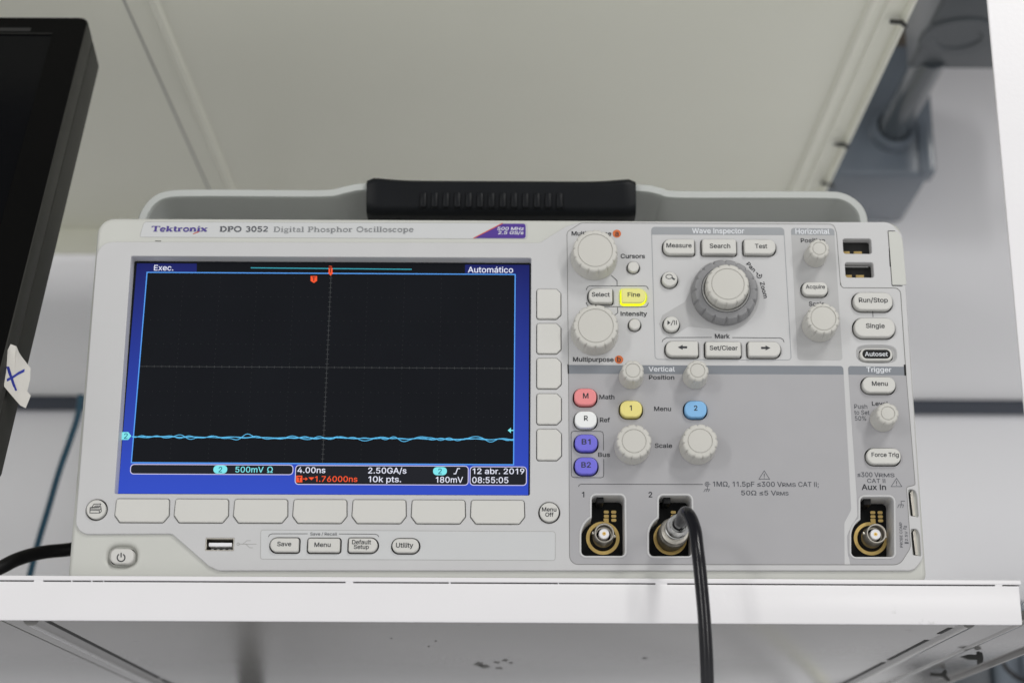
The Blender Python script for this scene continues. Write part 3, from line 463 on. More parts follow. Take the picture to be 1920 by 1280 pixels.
child(boxes('slot', [(-0.2166, -0.2140, 0.0, 0.262, -0.02225, -0.0219), (-0.2166, -0.2140, 0.272, 0.56, -0.02225, -0.0219)], M_void, SH, smooth=0))  # dark gap strips, widened to paint in the shadow beside the stiffener
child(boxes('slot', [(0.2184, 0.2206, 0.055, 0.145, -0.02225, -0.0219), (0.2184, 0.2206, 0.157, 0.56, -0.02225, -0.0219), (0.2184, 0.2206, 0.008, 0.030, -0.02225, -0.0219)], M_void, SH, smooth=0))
# upper shelf
UZ = 0.402
child(boxes('shelf', [(-0.95, 0.268, SF, 0.575, UZ, UZ+0.022)], M_upper, SH, 0.001))
child(boxes('lip', [(-0.95, 0.262, 0.5755, 0.579, UZ-0.024, UZ+0.02)], M_upper, SH, 0.0008))
child(boxes('edge', [(-0.95, 0.2495, SF-0.002, SF-0.0002, UZ-0.004, UZ+0.022)], M_shelf, SH, 0.0005))
ridge(-0.2315, -0.2245, UZ+0.0002, SF+0.01, 0.57, 0.0030, M_upper)
ridge(0.236, 0.243, UZ+0.0002, SF+0.01, 0.57, 0.0030, M_upper)
ridge(0.248, 0.252, UZ+0.0002, SF+0.01, 0.57, 0.0015, M_upper)
ridge(0.2625, 0.268, UZ+0.0002, SF+0.01, 0.57, 0.0045, M_upper, 'edge')
child(boxes('panel_seam', [(-0.2478, -0.2466, SF+0.01, 0.57, UZ-0.0003, UZ+0.0002)], M_seam2, SH, smooth=0))
child(boxes('shelf', [(0.300, 1.2, SF, 0.655, 0.606, 0.628)], mat('unseen_shade_board', (0.14, 0.11, 0.075), 0.6), SH, 0.001))  # unseen board added to shade the upper right wall, not a known shelf
rs = random.Random(11)                       # scuffs where something rubbed the paint off the underside
for px, py, w, h in ((897, 1244, 9, 4.5), (908, 1249, 12, 4.5), (931, 1241, 6, 2.2), (947, 1237, 6, 3), (958, 1242, 4, 2), (936, 1252, 9, 2), (1209, 1233, 5, 1.5), (817, 1201, 2.5, 1.6), (734, 1196, 2, 1.3), (804, 1211, 2, 1.3)):
    bmq = bmesh.new(); vq = []
    for k in range(18):
        t = 2*math.pi*k/18; rr = rs.uniform(0.55, 1.15); q = on_z(px+w*rr*math.cos(t), py+h*rr*math.sin(t), -0.02208); vq.append(bmq.verts.new(tuple(q)))
    bmq.faces.new(vq); child(bm_obj('scuff_mark', bmq, mat('scuff', (0.055, 0.054, 0.048), 0.6, var=0.3, vscale=400), SH, 0))
# uprights
PX0 = 0.2577
post = slab('upright_post', [fil([(PX0, -0.9), (PX0, 0.75), (PX0+0.036, 0.75), (PX0+0.036, -0.9)], 0.0008)], SF-0.0024, SF-0.0006, M_shelf, SH, 0.0006); child(post)
child(boxes('upright_post', [(PX0+0.0345, PX0+0.036, SF+0.0002, 0.03, -0.9, 0.75)], M_shelf, SH, 0.0003))
child(boxes('upright_post', [(0.2705, 0.2785, 0.585, 0.615, -0.9, 0.75)], M_upper, SH, 0.001))
child(boxes('upright_post', [(-0.216, -0.198, 0.585, 0.615, -0.9, 0.75)], M_clip, SH, 0.001))
# push clips hanging from both shelves
def clip(x, y, z, rot, broken=False):
    if True:
        shp = [(-0.0075, 0.0003), (-0.0035, 0.0014), (0.002, 0.0014), (0.002, 0.0032), (0.0044, 0.0026), (0.0048, 0.0), (0.0044, -0.0026), (0.002, -0.0036), (0.002, -0.0013), (-0.0035, -0.0013)]
        if broken: shp = [(-0.0060, 0.0016), (0.001, 0.0012), (0.0030, 0.0034), (0.0040, 0.0026), (0.0034, 0.0002), (0.0056, -0.0030), (0.0040, -0.0034), (0.0012, -0.0008), (-0.0060, -0.0004)]
        o = slab('clip', [[(a, b-0.0036) for a, b in shp]], -0.0016, 0.0016, M_clip, SH, 0.0003)
    elif broken:
        o = boxes('clip', [(-0.006, 0.002, -0.0012, 0.0012, -0.0022, 0.0), (0.002, 0.004, -0.003, 0.0012, -0.0030, 0.0), (0.003, 0.0055, 0.001, 0.0035, -0.004, -0.0003)], M_clip, SH, 0.0004)
    else:
        o = boxes('clip', [(-0.0065, 0.003, -0.0016, 0.0016, -0.0026, 0.0), (0.003, 0.0046, -0.0042, 0.0042, -0.0042, 0.0)], M_clip, SH, 0.0006)
    me = o.data; me.transform(Matrix.Translation((x, y, z)) @ Matrix.Rotation(rot, 4, 'Z')); return child(o)
for px, py, br in ((1825, 1219, False), (1762, 1254, True)):
    q = on_z(px, py, -0.0222); clip(q[0], q[1], -0.0222, 0.1, br)
for px, py, br in ((1685, 34, True), (1580, 264, False), (1552, 338, True)):
    q = on_z(px, py, UZ-0.0006); clip(q[0], q[1], UZ-0.0004, 0.05, br)

# ------------------------------------------------------------------ conduit beside the upper shelf
CO = empty('electrical_conduit', (0.42, WY, 0.45))
tag(CO, 'blue grey plastic conduit joining two junction boxes beside the upper shelf', 'conduit')
qb = P(1690, 420, -WY)                             # lower right back corner of the wall box
r_ = _fw*FPX + _rt*(1746-960) + _up*(640-328); tt = (qb[0]-CAM[0])/r_[0]; qf = CAM+r_*tt
bx1, bz0, byf = qb[0], qb[2], qf[1]
box_w = 0.097
child(boxes('junction_box', [(bx1-box_w, bx1, byf, WY-0.001, bz0, bz0+0.128)], M_pvc, CO, 0.005, 3))
child(boxes('box_cover', [(bx1-0.010, bx1+0.004, byf-0.004, byf+0.02, bz0+0.002, bz0+0.120)], M_pvc, CO, 0.002, 2))
cpos = Vector(P(1671, 248, -byf))
child(lathe('collar', [(0.0195, -0.001), (0.0195, 0.012), (0.0185, 0.014), (0.0150, 0.014), (0.0150, -0.001)], M_pvc, CO, cpos, Vector((0, -1, 0)), 40, closed=True))
child(lathe('conduit_pipe', [(0.0136, -0.005), (0.0136, 0.150)], M_pvcp, CO, cpos, Vector((0, -1, 0)), 40))
nyb = byf-0.14
a_ = P(1700, 131, -nyb)
child(boxes('junction_box', [(a_[0], a_[0]+0.115, nyb-0.13, nyb, a_[2], a_[2]+0.07)], M_pvca, CO, 0.004, 3))
kc = Vector(on_z(1796, 68, a_[2]))
child(lathe('knockout', [(0.030, -0.001), (0.030, 0.001), (0.028, 0.0024), (0.019, 0.0024), (0.017, 0.0008), (0.0, 0.0008)], M_pvca, CO, kc, Vector((0, 0, -1)), 48))
child(lathe('cable_gland', [(0.011, -0.001), (0.011, 0.02), (0.008, 0.022), (0, 0.022)], M_pvcd, CO, Vector((a_[0]+0.104, nyb-0.012, a_[2])), Vector((0.1, 0.35, -0.9)), 28))
# wall socket low on the right
SO = empty('socket_box', (0.46, WY, 0.0)); tag(SO, 'blue grey socket box on the wall below the right end of the shelf', 'socket box')
s0, s1 = P(1868, 1262, -0.60), P(1990, 1262, -0.60)
child(boxes('body', [(s0[0], s0[0]+0.12, 0.60, WY-0.001, -0.12, 0.08)], M_pvc, SO, 0.006, 3))
child(boxes('side_plate', [(s0[0]-0.034, s0[0]-0.001, 0.61, WY-0.001, -0.12, 0.06)], M_pvcd, SO, 0.002, 2))
child(lathe('socket_ring', [(0.046, 0.0), (0.046, 0.012), (0.040, 0.014), (0.0, 0.014)], M_pvc, SO, Vector((s0[0]+0.066, 0.60, 0.028)), Vector((0, -1, 0)), 40))
wc = [P(px, py, -0.50) for px, py in ((1868, 1205), (1878, 1237), (1895, 1260), (1922, 1276), (1960, 1286), (2010, 1300))]
o = tube('thin_cable', [tuple(q) for q in wc], 0.0019, M_cable); tag(o, 'thin black cable curving in front of the blue grey socket box', 'cable')

# ------------------------------------------------------------------ oscilloscope
SC = empty('oscilloscope', (0, 0, 0))
tag(SC, 'off white benchtop oscilloscope with lit screen, knobs and coloured keys on the white shelf', 'oscilloscope')
T = 0.020                                          # depth of the front moulding
HW, HT = 0.2083, 0.1862
plate = fil(pts([(183, 453), (1012, 455), (1062, 424), (1090, 416), (1668, 416), (1692, 440), (1731, 1046), (1714, 1069), (410, 1069), (392, 1061), (322, 1000), (140, 1001)]),
            [0.008, 0.004, 0.003, 0.002, 0.006, 0.004, 0.004, 0.006, 0.003, 0.003, 0.003, 0.007])
outer = fil([(-HW, -0.0018), (-HW, HT), (HW, HT), (HW, -0.0018)], [0.003, 0.0085, 0.0085, 0.005])
def oval(px0, py0, px1, py1, d, e=0.72, n=44):
    x0, z0, x1, z1 = box_xz(px0, py0, px1, py1, d); cx, cz, a, b = (x0+x1)/2, (z0+z1)/2, (x1-x0)/2, (z1-z0)/2; o = []
    for i in range(n):
        t = 2*math.pi*i/n; c, q = math.cos(t), math.sin(t)
        o.append((cx+a*math.copysign(abs(c)**e, c), cz+b*math.copysign(abs(q)**e, q)))
    return o
pdish = oval(202, 1022, 255, 1062, -0.0016, 0.75); adish = oval(1606, 646.5, 1681, 680.5, 0, 0.6)
def lerp(p, q, f): return [(a[0]+(b[0]-a[0])*f, a[1]+(b[1]-a[1])*f) for a, b in zip(p, q)]
def dish(name, rim, inner, y0, depth, m):
    secs = []
    for f, g in ((-0.02, 0.12), (0.06, 0.0), (0.22, 0.25), (0.5, 0.72), (0.8, 0.96), (1.0, 1.0), (1.0, 1.5)):
        secs.append([(x, y0+depth*g, z) for x, z in lerp(rim, inner, f)])
    return loft(name, secs, m, SC, caps=False)
holes = []
KEYD = 0.0028
keys = []        # (outline, material, protrusion, legends)
def key(x0, y0, x1, y1, r, m=None, d=KEYD, bevel=0.0007, gap=0.00065, name='key', legends=()):
    keys.append((rrect(x0, y0, x1, y1, d, r), m or M_key, d, bevel, gap, name, legends))
def rkey(cx, cy, rpx, m=None, d=KEYD, bevel=0.0006, gap=0.0006, name='round_key', legends=()):
    x, z = XZ(cx, cy, d); keys.append((circ(x, z, rpx*0.000268, 36), m or M_key, d, bevel, gap, name, legends))
B = 0.0010; R_ = 0.0034
key(1244.5, 448, 1302, 475.5, [R_, B, B, R_], legends=[('Measure', 1249.7, 1296.5, 456, 464)])
key(1317, 448, 1380.5, 475.5, B, legends=[('Search', 1330.8, 1369, 457, 465)])
key(1395.7, 448.5, 1454.5, 475.5, [B, R_, R_, B], legends=[('Test', 1416, 1438.3, 457.4, 465.4)])
key(1249, 639, 1309, 667, [R_, B, B, R_])
key(1323.7, 640, 1389.4, 667.5, B, legends=[('Set/Clear', 1331, 1382.8, 648, 656)])
key(1403.4, 640, 1463.7, 667.5, [B, R_, R_, B])
key(1104, 540, 1148.4, 567, [R_, B, B, R_], legends=[('Select', 1109.8, 1143, 548, 555.8)])
key(1165.5, 540.6, 1211, 567.5, [B, R_, R_, B], M_fine, name='lit_key', legends=[('Fine', 1177, 1200, 548.3, 556)])
rkey(1256, 522.5, 14.5); rkey(1259.3, 606.5, 14.5)
rkey(1187.8, 499.6, 10.5, d=0.0022); rkey(1190.2, 607.4, 10.5, d=0.0022)
key(1505, 528.4, 1552, 553, 0.0030, legends=[('Acquire', 1511, 1546.6, 534, 541)])
key(1601, 548, 1673.8, 580.5, 0.0041, legends=[('Run/Stop', 1610.5, 1664.4, 558.4, 566.6)])
key(1602.5, 595.7, 1678.5, 631, 0.0045, legends=[('Single', 1623.9, 1658.6, 606.4, 614.6)])
key(1613, 653, 1674, 675.5, 0.0029, d=0.0012, name='key', legends=())
key(1617.8, 706, 1679.4, 735, 0.0037, legends=[('Menu', 1635, 1664.4, 714.7, 722.7)])
key(1625.6, 839.7, 1689.4, 869, 0.0037, legends=[('Force Trig', 1634.4, 1685, 848, 855.8)])
ck = 0.0037
key(1076.8, 727.8, 1118.4, 758.5, ck, M_pink, name='pink_key', legends=[('M', 1093, 1103.4, 736.8, 746.2)])
key(1077.8, 770.3, 1119, 801.5, ck, M_white, name='white_key', legends=[('R', 1094.4, 1103, 779, 788.2)])
key(1078, 814, 1120.3, 844.8, ck, M_blue, name='violet_key', legends=[('B1', 1091, 1107, 822.8, 832.4)])
key(1078, 857, 1120.3, 888, ck, M_blue, name='violet_key', legends=[('B2', 1090.3, 1107.6, 866, 875.8)])
key(1163, 750.6, 1204, 781.4, ck, M_yel, name='yellow_key', legends=[('1', 1180, 1185.4, 759.6, 769.2)])
key(1284, 751, 1325.2, 782, ck, M_cyan, name='blue_key', legends=[('2', 1301, 1308, 760, 769.2)])
rkey(179.8, 954, 17.6, d=0.0016); rkey(1029.9, 959.3, 17.6, d=0.0016, legends=[('Menu', 1016.3, 1043, 950.5, 958), ('Off', 1022.7, 1037.6, 960.4, 967.8)])
key(506.4, 1007.7, 559.7, 1033.5, [R_, B, B, R_], d=0.002, legends=[('Save', 520, 546, 1015, 1023)])
key(577.3, 1008.4, 637, 1034, B, d=0.002, legends=[('Menu', 589.7, 619.8, 1016.4, 1024.4)])
key(653.5, 1008, 707.4, 1034, [B, R_, R_, B], d=0.002, legends=[('Default', 660.4, 695.5, 1011.6, 1019.4), ('Setup', 663.6, 691.5, 1020.6, 1028.2)])
key(735.3, 1009, 785.2, 1035, 0.0033, d=0.002, legends=[('Utility', 742.7, 774.6, 1017, 1025.7)])
soft = []        # menu keys below and beside the screen, with two corners cut
for i in range(7):
    x0 = 215.7+i*111.15; x1 = x0+100.8; y0, y1 = 934.5+i*0.45, 978+i*0.45
    a, z0, b, z1 = box_xz(x0, y0, x1, y1, 0.001); c = 0.0026
    soft.append((fil([(a+0.0003, z1), (b-0.0003, z1), (b, z0+c*1.3), (b-c, z0), (a+c, z0), (a, z0+c*1.3)], [0.0012, 0.0012, 0.0008, 0.0008, 0.0008, 0.0008], 4), 'b'))
for i in range(5):
    y0 = 541.6+[0, 64.5, 129.4, 196, 262.6][i]; y1 = y0+55.4+i*0.55; x0, x1 = 1006.8, 1051.2+i*0.3
    a, z0, b, z1 = box_xz(x0, y0, x1, y1, 0.001); c = 0.0022
    soft.append((fil([(a, z1), (b-c, z1), (b, z1-c), (b, z0+c), (b-c, z0), (a, z0)], [0.0012, 0.0008, 0.0008, 0.0008, 0.0008, 0.0012], 4), 's'))
for k in keys: holes.append(inset(k[0], -k[4]) if k is not keys[15] else adish)
for k in soft: holes.append(inset(k[0], -0.00028))
# screen opening, ports
scr = fil(pts([(246, 480), (996, 483.5), (993.5, 928), (214.5, 925)]), 0.0008, 3); holes.append(scr)
def well_outline(xl, xn, xr, yt, yb, ccx, ccy):
    rr = ccx-xl; t1 = math.acos((ccx-xn)/rr)
    arc = [(ccx-rr*math.cos(t), ccy-rr*math.sin(t)) for t in np.linspace(0, t1, 12)]
    return fil(pts([(xn, yt), (xr, yt), (xr+1, yb), (xl, yb)]+arc), [0.0022, 0.0022, 0.002, 0.0022]+[0]*12, 5)
wells = [well_outline(1090, 1109.5, 1170.5, 928.5, 1041.5, 1129, 1004), well_outline(1217, 1235.5, 1296, 929, 1042, 1255.5, 1004),
         well_outline(1596, 1613, 1675, 931.5, 1043.5, 1633, 1005)]
holes += wells
wins = [rrect(1581, 447.5, 1634, 475.5, 0, 0.0012), rrect(1585, 492, 1638, 520, 0, 0.0012)]; holes += wins
usb = rrect(385, 1007.7, 438.6, 1031.8, 0, 0.0003); holes.append(usb)
notch = [fil(pts([(1703, 917), (1716, 917), (1719.5, 930), (1722.5, 969), (1706.5, 966)]), [0.0008, 0.002, 0.001, 0.0006, 0.0008]),
         fil(pts([(1708, 991), (1720, 991), (1724.5, 1003), (1727, 1042), (1711.5, 1039.5)]), [0.0008, 0.0015, 0.001, 0.0006, 0.0008])]
holes += notch
front = slab('front_bezel', [plate]+holes, 0.0, T, M_bezel, SC, 0.00045, 2)
shole = pts([(207, 473), (1018, 475), (1070, 443), (1093, 438), (1650, 438), (1664, 457), (1700, 1040), (1690, 1050), (416, 1050), (404, 1044), (333, 982), (165, 982)])
shell = slab('outer_shell', [outer, shole, pdish], 0.0016, 0.040, M_shell, SC, 0.0026, 5)
# sloping apron under the face, and lower left corner panel around the power key
slab('case', [fil([(-0.2035, 0.001), (-0.2035, HT-0.003), (0.2035, HT-0.003), (0.2035, 0.001)], 0.008)], 0.0405, 0.147, M_shell, SC, 0.003, 3)
sheet('inner_backing', [inset(outer, 0.004)], T+0.0006, M_void, SC)
for x in (-0.17, 0.17): lathe('foot', [(0.007, 0), (0.007, 0.0022), (0.006, 0.0028), (0, 0.0028)], M_black, SC, (x, 0.12, 0.0008), Vector((0, 0, -1)), 24)
# keys
key_objs = []
for ol, m, d, bv, gap, nm, leg in keys:
    o = slab(nm, [ol], -d, 0.004, m, SC, bv, 3); key_objs.append(o)
    for s, x0, x1, yt, yb in leg: text(s, x0, x1, yt, yb, d+0.00008, M_ink, o, name='legend', bold=0.02)
for ol, kind in soft:
    o = slab('menu_key', [ol], -0.0010, 0.004, M_key, SC, 0.0006, 3)
# arrows, icons on keys
def arrow(px0, px1, py, d, par, right):
    L = px1-px0; h = 4.5; w = 1.9
    a = [(0, -w), (L-9, -w), (L-9, -h), (L, 0), (L-9, h), (L-9, w), (0, w)]
    a = [((px0+x) if right else (px1-x), py+y) for x, y in a]
    sheet('legend', [pts(a, d)], -d, M_ink, par)
arrow(1271, 1288.5, 650.8, KEYD+0.0001, key_objs[3], False); arrow(1427, 1444.5, 652, KEYD+0.0001, key_objs[5], True)
kz, kp = key_objs[8], key_objs[9]
dd = KEYD+0.00008
mag = circ(0, 0, 1, 20)
stroke('legend', [([(1254.5+x*6, 518.5+y*4) for x, y in mag], True), ([(1260, 520.5), (1265, 524.2)], False)], dd, M_ink, kz, 1.3)
stroke('legend', [([(1260.5, 521), (1265.3, 524.3)], False)], dd+0.00003, M_ink, kz, 3.2)
sheet('legend', [pts([(1251.5, 600.5), (1251.5, 609), (1257, 604.8)], dd)], -dd, M_ink, kp)
stroke('legend', [([(1258, 610), (1262.5, 600)], False), ([(1264.3, 600.5), (1264.8, 608.8)], False), ([(1268, 600.5), (1268.5, 608.8)], False)], dd, M_ink, kp, 1.4)
# Autoset: dark oval with white lettering
au = key_objs[15]
sheet('key_cap', [rrect(1617, 655.2, 1669.5, 672, 0.00126, 0.0022)], -0.00126, M_black, au)
text('Autoset', 1621.8, 1664.4, 659.6, 667.4, 0.00136, M_inkw, au, name='legend', bold=0.015)
# lit key glow
slab('glow_ring', [inset(keys[7][0], -0.00030)], -0.0012, 0.004, M_glow, key_objs[7], 0.0003, 2)
# printer icon
pk = key_objs[24]; dp = 0.00168
stroke('legend', [([(169, 951), (189, 949), (190, 958), (187, 961), (168.5, 961)], True), ([(168.5, 956), (186, 956), (190, 952.5)], False), ([(172, 951), (176, 944.5), (189, 944), (186, 950)], True), ([(177, 948), (185, 947.4)], False), ([(186, 956), (186.5, 961)], False), ([(169, 953.3), (186.5, 953.3)], False)], dp, M_ink, pk, 1.3)
# power key in its dish, on the recessed corner
PD = -0.0016
dish('power_recess', pdish, oval(205, 1025.8, 252, 1057.8, PD, 0.62), 0.0036, 0.0008, M_shell)
dish('key_recess', adish, oval(1611.5, 652, 1675.5, 677, 0, 0.55), 0.0002, 0.0014, M_bezel)

pw = slab('power_key', [rrect(206.5, 1027.5, 250.5, 1056, 0.0008, 0.0030)], -0.0008, 0.010, M_key, SC, 0.0009, 4)
stroke('legend', [([(227+7.2*math.sin(t), 1044.6-7.2*math.cos(t)) for t in np.linspace(0.55, 5.73, 22)], False), ([(227, 1035.5), (227, 1044)], False)], 0.00088, M_ink, pw, 2.2)
sheet('key_well', [oval(203.5, 1024.5, 253.5, 1059, PD, 0.62)], 0.0070, M_void, SC)
sheet('key_well', [oval(1610.5, 651, 1676.5, 678, 0, 0.55)], 0.0040, M_void, SC)

# ---- printed areas of the control panel
YP = -0.00008                                     # overlay
def overlay(name, poly, m, hs=(), y=YP): return sheet(name, [poly]+[inset(h, -0.0001) for h in hs], y, m, SC)
def near(cond): return [h for h in holes if cond(sum(p[0] for p in h)/len(h), sum(p[1] for p in h)/len(h))]
xL = XZ(1066.5, 870)[0]
vert = fil(pts([(1066, 700.6), (1581.8, 702), (1596, 955), (1583, 980), (1583.5, 1057.5), (1067.5, 1057)]), [0, 0, 0.004, 0.004, 0, 0.0042])
xv0, zv0, xv1, zv1 = min(p[0] for p in vert), min(p[1] for p in vert), max(p[0] for p in vert), max(p[1] for p in vert)
overlay('grey_overlay', vert, M_grey, [inset(h, -0.0009) if h in wells else h for h in near(lambda x, z: xv0 < x < XZ(1580, 850)[0] and zv0 < z < zv1)])
overlay('header_overlay', fil(pts([(1065, 684), (1581, 686), (1581.8, 702), (1066, 700.6)]), [0, 0.0016, 0, 0]), M_head, (), YP-0.00002)
trig = fil(pts([(1590.8, 702.2), (1699.2, 703.6), (1715.3, 908), (1699, 912.5), (1707, 1026), (1687, 1057.5), (1594, 1057.5), (1592.5, 1047), (1590, 1040), (1588, 1004), (1608, 966), (1606, 925)]),
           [0, 0, 0.001, 0.001, 0.006, 0.006, 0, 0, 0.001, 0.004, 0.002, 0])
overlay('grey_overlay', trig, M_grey, [inset(h, -0.0009) if h in wells else h for h in near(lambda x, z: XZ(1600, 850)[0] < x < XZ(1698, 850)[0] and zv0 < z < zv1)])
overlay('header_overlay', fil(pts([(1590, 686), (1697.3, 687.4), (1699.2, 703.6), (1590.8, 702.2)]), [0.0014, 0, 0, 0]), M_head, (), YP-0.00002)
hz = fil(pts([(1483, 427.5), (1563.8, 428.5), (1579.8, 675.5), (1495.5, 674.5)]), 0.0016)
overlay('grey_overlay', hz, M_lgrey, near(lambda x, z: XZ(1485, 540)[0] < x < XZ(1570, 540)[0] and z > XZ(1500, 675)[1]))
overlay('header_overlay', fil(pts([(1483, 427.5), (1563.8, 428.5), (1564.8, 441.5), (1483.6, 440.5)]), [0.0016, 0.0016, 0, 0]), M_head2, (), YP-0.00002)
wih = [(1221.5, 426), (1469.5, 427.3), (1483.6, 674.8), (1228.3, 673.5)]
ribbons('panel_outline', [(fil(pts(wih), 0.0018), 0.0003, True)], YP-0.00002, M_head2, SC)
overlay('header_overlay', fil(pts([(1221.5, 426), (1469.5, 427.3), (1470.2, 440.8), (1222, 439.8)]), [0.0016, 0.0016, 0, 0]), M_head2, (), YP-0.00004)
# shaded teardrop round the navigation dial
tc_ = [(1357+67*math.cos(t), 554+67*math.sin(t)) for t in np.linspace(-math.pi*0.72, math.pi*0.62, 40)]
tear = pts(tc_ + [(1310, 614), (1290, 612), (1272, 624), (1259, 631), (1243, 625), (1236, 607), (1242, 591), (1260, 580), (1284, 566), (1293, 548), (1296, 528)])
overlay('grey_overlay', tear, M_lgrey, near(lambda x, z: abs(x-XZ(1259, 606)[0]) < 0.004 and abs(z-XZ(1259, 606)[1]) < 0.004))
# seams of the control panel and of the memory module door
seam = fil(pts([(1576, 535), (1568.5, 437), (1563, 420.5), (1090, 418), (1063, 435), (1066, 700)]), 0.0028, closed=False)
ribbons('panel_seam', [(seam, 0.00022)], YP-0.00006, M_seam, SC)
ribbons('panel_seam', [(fil(pts([(1576, 530), (1578, 539.5), (1682, 540), (1688.5, 547), (1698, 690)]), 0.0026, closed=False), 0.00028)], YP-0.00006, M_seam, SC)
ribbons('panel_seam', [(fil(pts([(1066, 700), (1068, 1057.5), (1687, 1058.3), (1707.5, 1026), (1699.6, 913), (1716, 908.5), (1699, 704)]), [0, 0.0042, 0.006, 0.006, 0.001, 0.001, 0], closed=False), 0.00022)], YP-0.00006, M_seam, SC)
ribbons('panel_gap', [(pts([(1065, 683), (1065.8, 700.5)]), 0.0006), (pts([(1696.4, 683.5), (1697.6, 704)]), 0.0010)], YP-0.00012, M_void, SC)
sheet('soft_key_panel', [fil(pts([(489, 993), (1041, 996), (1041, 1050), (488.5, 1047.5)]), 0.0012)]+[inset(h, -0.0001) for h in near(lambda x, z: XZ(495, 1020)[0] < x < XZ(800, 1020)[0] and XZ(600, 1045)[1] < z < XZ(600, 1000)[1])], YP, M_label, SC)
ribbons('panel_seam', [(fil(pts([(489, 993), (1041, 996), (1041, 1050), (488.5, 1047.5)]), 0.0012), 0.0002, True)], YP-0.00003, M_seam2, SC)
# memory door latch at the right edge
slab('latch', [fil(pts([(1665.5, 434), (1684, 434.5), (1692.5, 452), (1699.5, 534), (1673, 534.5)]), [0.0006, 0.002, 0.002, 0.0006, 0.0006])], -0.0003, 0.001, M_shell, SC, 0.0002, 2)
ribbons('panel_gap', [(pts([(1664.5, 433.2), (1678, 433.2)]), 0.0003), (pts([(1672.5, 535.6), (1692, 536)]), 0.00035), (pts([(1664.8, 434), (1672.3, 535)]), 0.0002), (pts([(1667.8, 465), (1669.6, 500)]), 0.0007)], YP-0.0001, M_void, SC)

# ---- printing
DP = 0.00018
def T_(s, x0, x1, yt, yb, m=None, bold=0.022, **k): return text(s, x0, x1, yt, yb, DP, m or M_ink, SC, bold, **k)
T_('Multipurpose', 1072, 1146, 434, 441.6); T_('Multipurpose', 1074.6, 1150.3, 669.5, 677.6)
T_('Cursors', 1164, 1209, 476.2, 484); T_('Intensity', 1164, 1213, 584, 591.8)
T_('Wave Inspector', 1298, 1395, 428.4, 437.4, M_inkw); T_('Horizontal', 1491.7, 1555, 429.2, 438.4, M_inkw)
T_('Vertical', 1216.4, 1265, 687.6, 696, M_inkw); T_('Trigger', 1624.7, 1671, 688.2, 697, M_inkw)
T_('Position', 1216.9, 1264, 703.4, 711); T_('Position', 1501.6, 1546.6, 447, 454.6); T_('Scale', 1516.8, 1546, 565.6, 573.4)
T_('Mark', 1340.6, 1368, 626, 634.2); T_('Math', 1124, 1151.8, 740, 748); T_('Ref', 1125, 1143.4, 782.8, 790.8); T_('Bus', 1121.6, 1143.4, 848, 855.8)
T_('Menu', 1226.8, 1258, 762, 770); T_('Scale', 1228, 1260, 831, 838.9); T_('Level', 1635, 1665, 752.4, 760)
T_('Push', 1601.8, 1626, 757.6, 765.6, M_inkg, 0.0); T_('to Set', 1602, 1630, 768.8, 777, M_inkg, 0.0); T_('50%', 1603, 1624, 779.7, 788, M_inkg, 0.0)
T_('\u2264300 V', 1607.8, 1647, 885, 893.6, M_inkg, 0.016); T_('RMS', 1648, 1677, 887, 893.7, M_inkg, 0.016); T_('CAT II', 1626, 1659.8, 896.9, 904.6, M_inkg, 0.008); T_('Aux In', 1616, 1661, 907.6, 917.6, None, 0.025)
T_('1', 1090.5, 1096.3, 921.6, 931.4); T_('2', 1215.5, 1223.5, 921.8, 931.6)
T_('1M\u03a9, 11.5pF \u2264300 V', 1337, 1466, 902.5, 911.6, M_inkg, 0.014); T_('RMS', 1467, 1492, 905, 911.8, M_inkg, 0.014); T_('CAT II;', 1497, 1535, 903, 912, M_inkg, 0.008)
T_('50\u03a9 \u22645 V', 1390, 1455, 919.2, 927.8, M_inkg, 0.014); T_('RMS', 1456, 1478.4, 921.4, 928, M_inkg, 0.014)
T_('Save / Recall', 581.8, 632, 997.6, 1003, M_inkg, 0.01)
T_('PROBE COMP', 1666, 1713, 999.4, 1004.4, M_inkg, 0.0, rot=math.radians(88)); T_('\u22452.5V', 1688, 1711, 1004.5, 1009.3, M_inkg, 0.0, rot=math.radians(88))
T_('Pan', 1398, 1419, 496.5, 504.2, None, 0.02, rot=math.radians(-50)); T_('Zoom', 1416, 1449, 539.5, 547.4, None, 0.02, rot=math.radians(-79))
for cx, cy, ch in ((1156.6, 438, 'a'), (1160.6, 673.8, 'b')):
    x, z = XZ(cx, cy, DP); sheet('orange_dot', [circ(x, z, 8*0.000268, 28)], -DP, M_orange, SC)
    text(ch, cx-3.3, cx+3.3, cy-5.0 if ch == 'b' else cy-5.2, cy+4.2, DP+0.0001, M_ink, SC, 0.02)
def tri(cx, y0, y1, w):
    stroke('warning_mark', [([(cx, y0), (cx+w, y1), (cx-w, y1)], True)], DP, M_inkg, SC, 1.0)
    stroke('warning_mark', [([(cx, y0+5.2), (cx, y1-5)], False), ([(cx, y1-3.6), (cx, y1-2.0)], False)], DP, M_inkg, SC, 1.3)
tri(1433, 882, 897.8, 10); tri(1681, 896, 911.6, 10)
a90 = np.linspace(0, math.pi/2, 6)
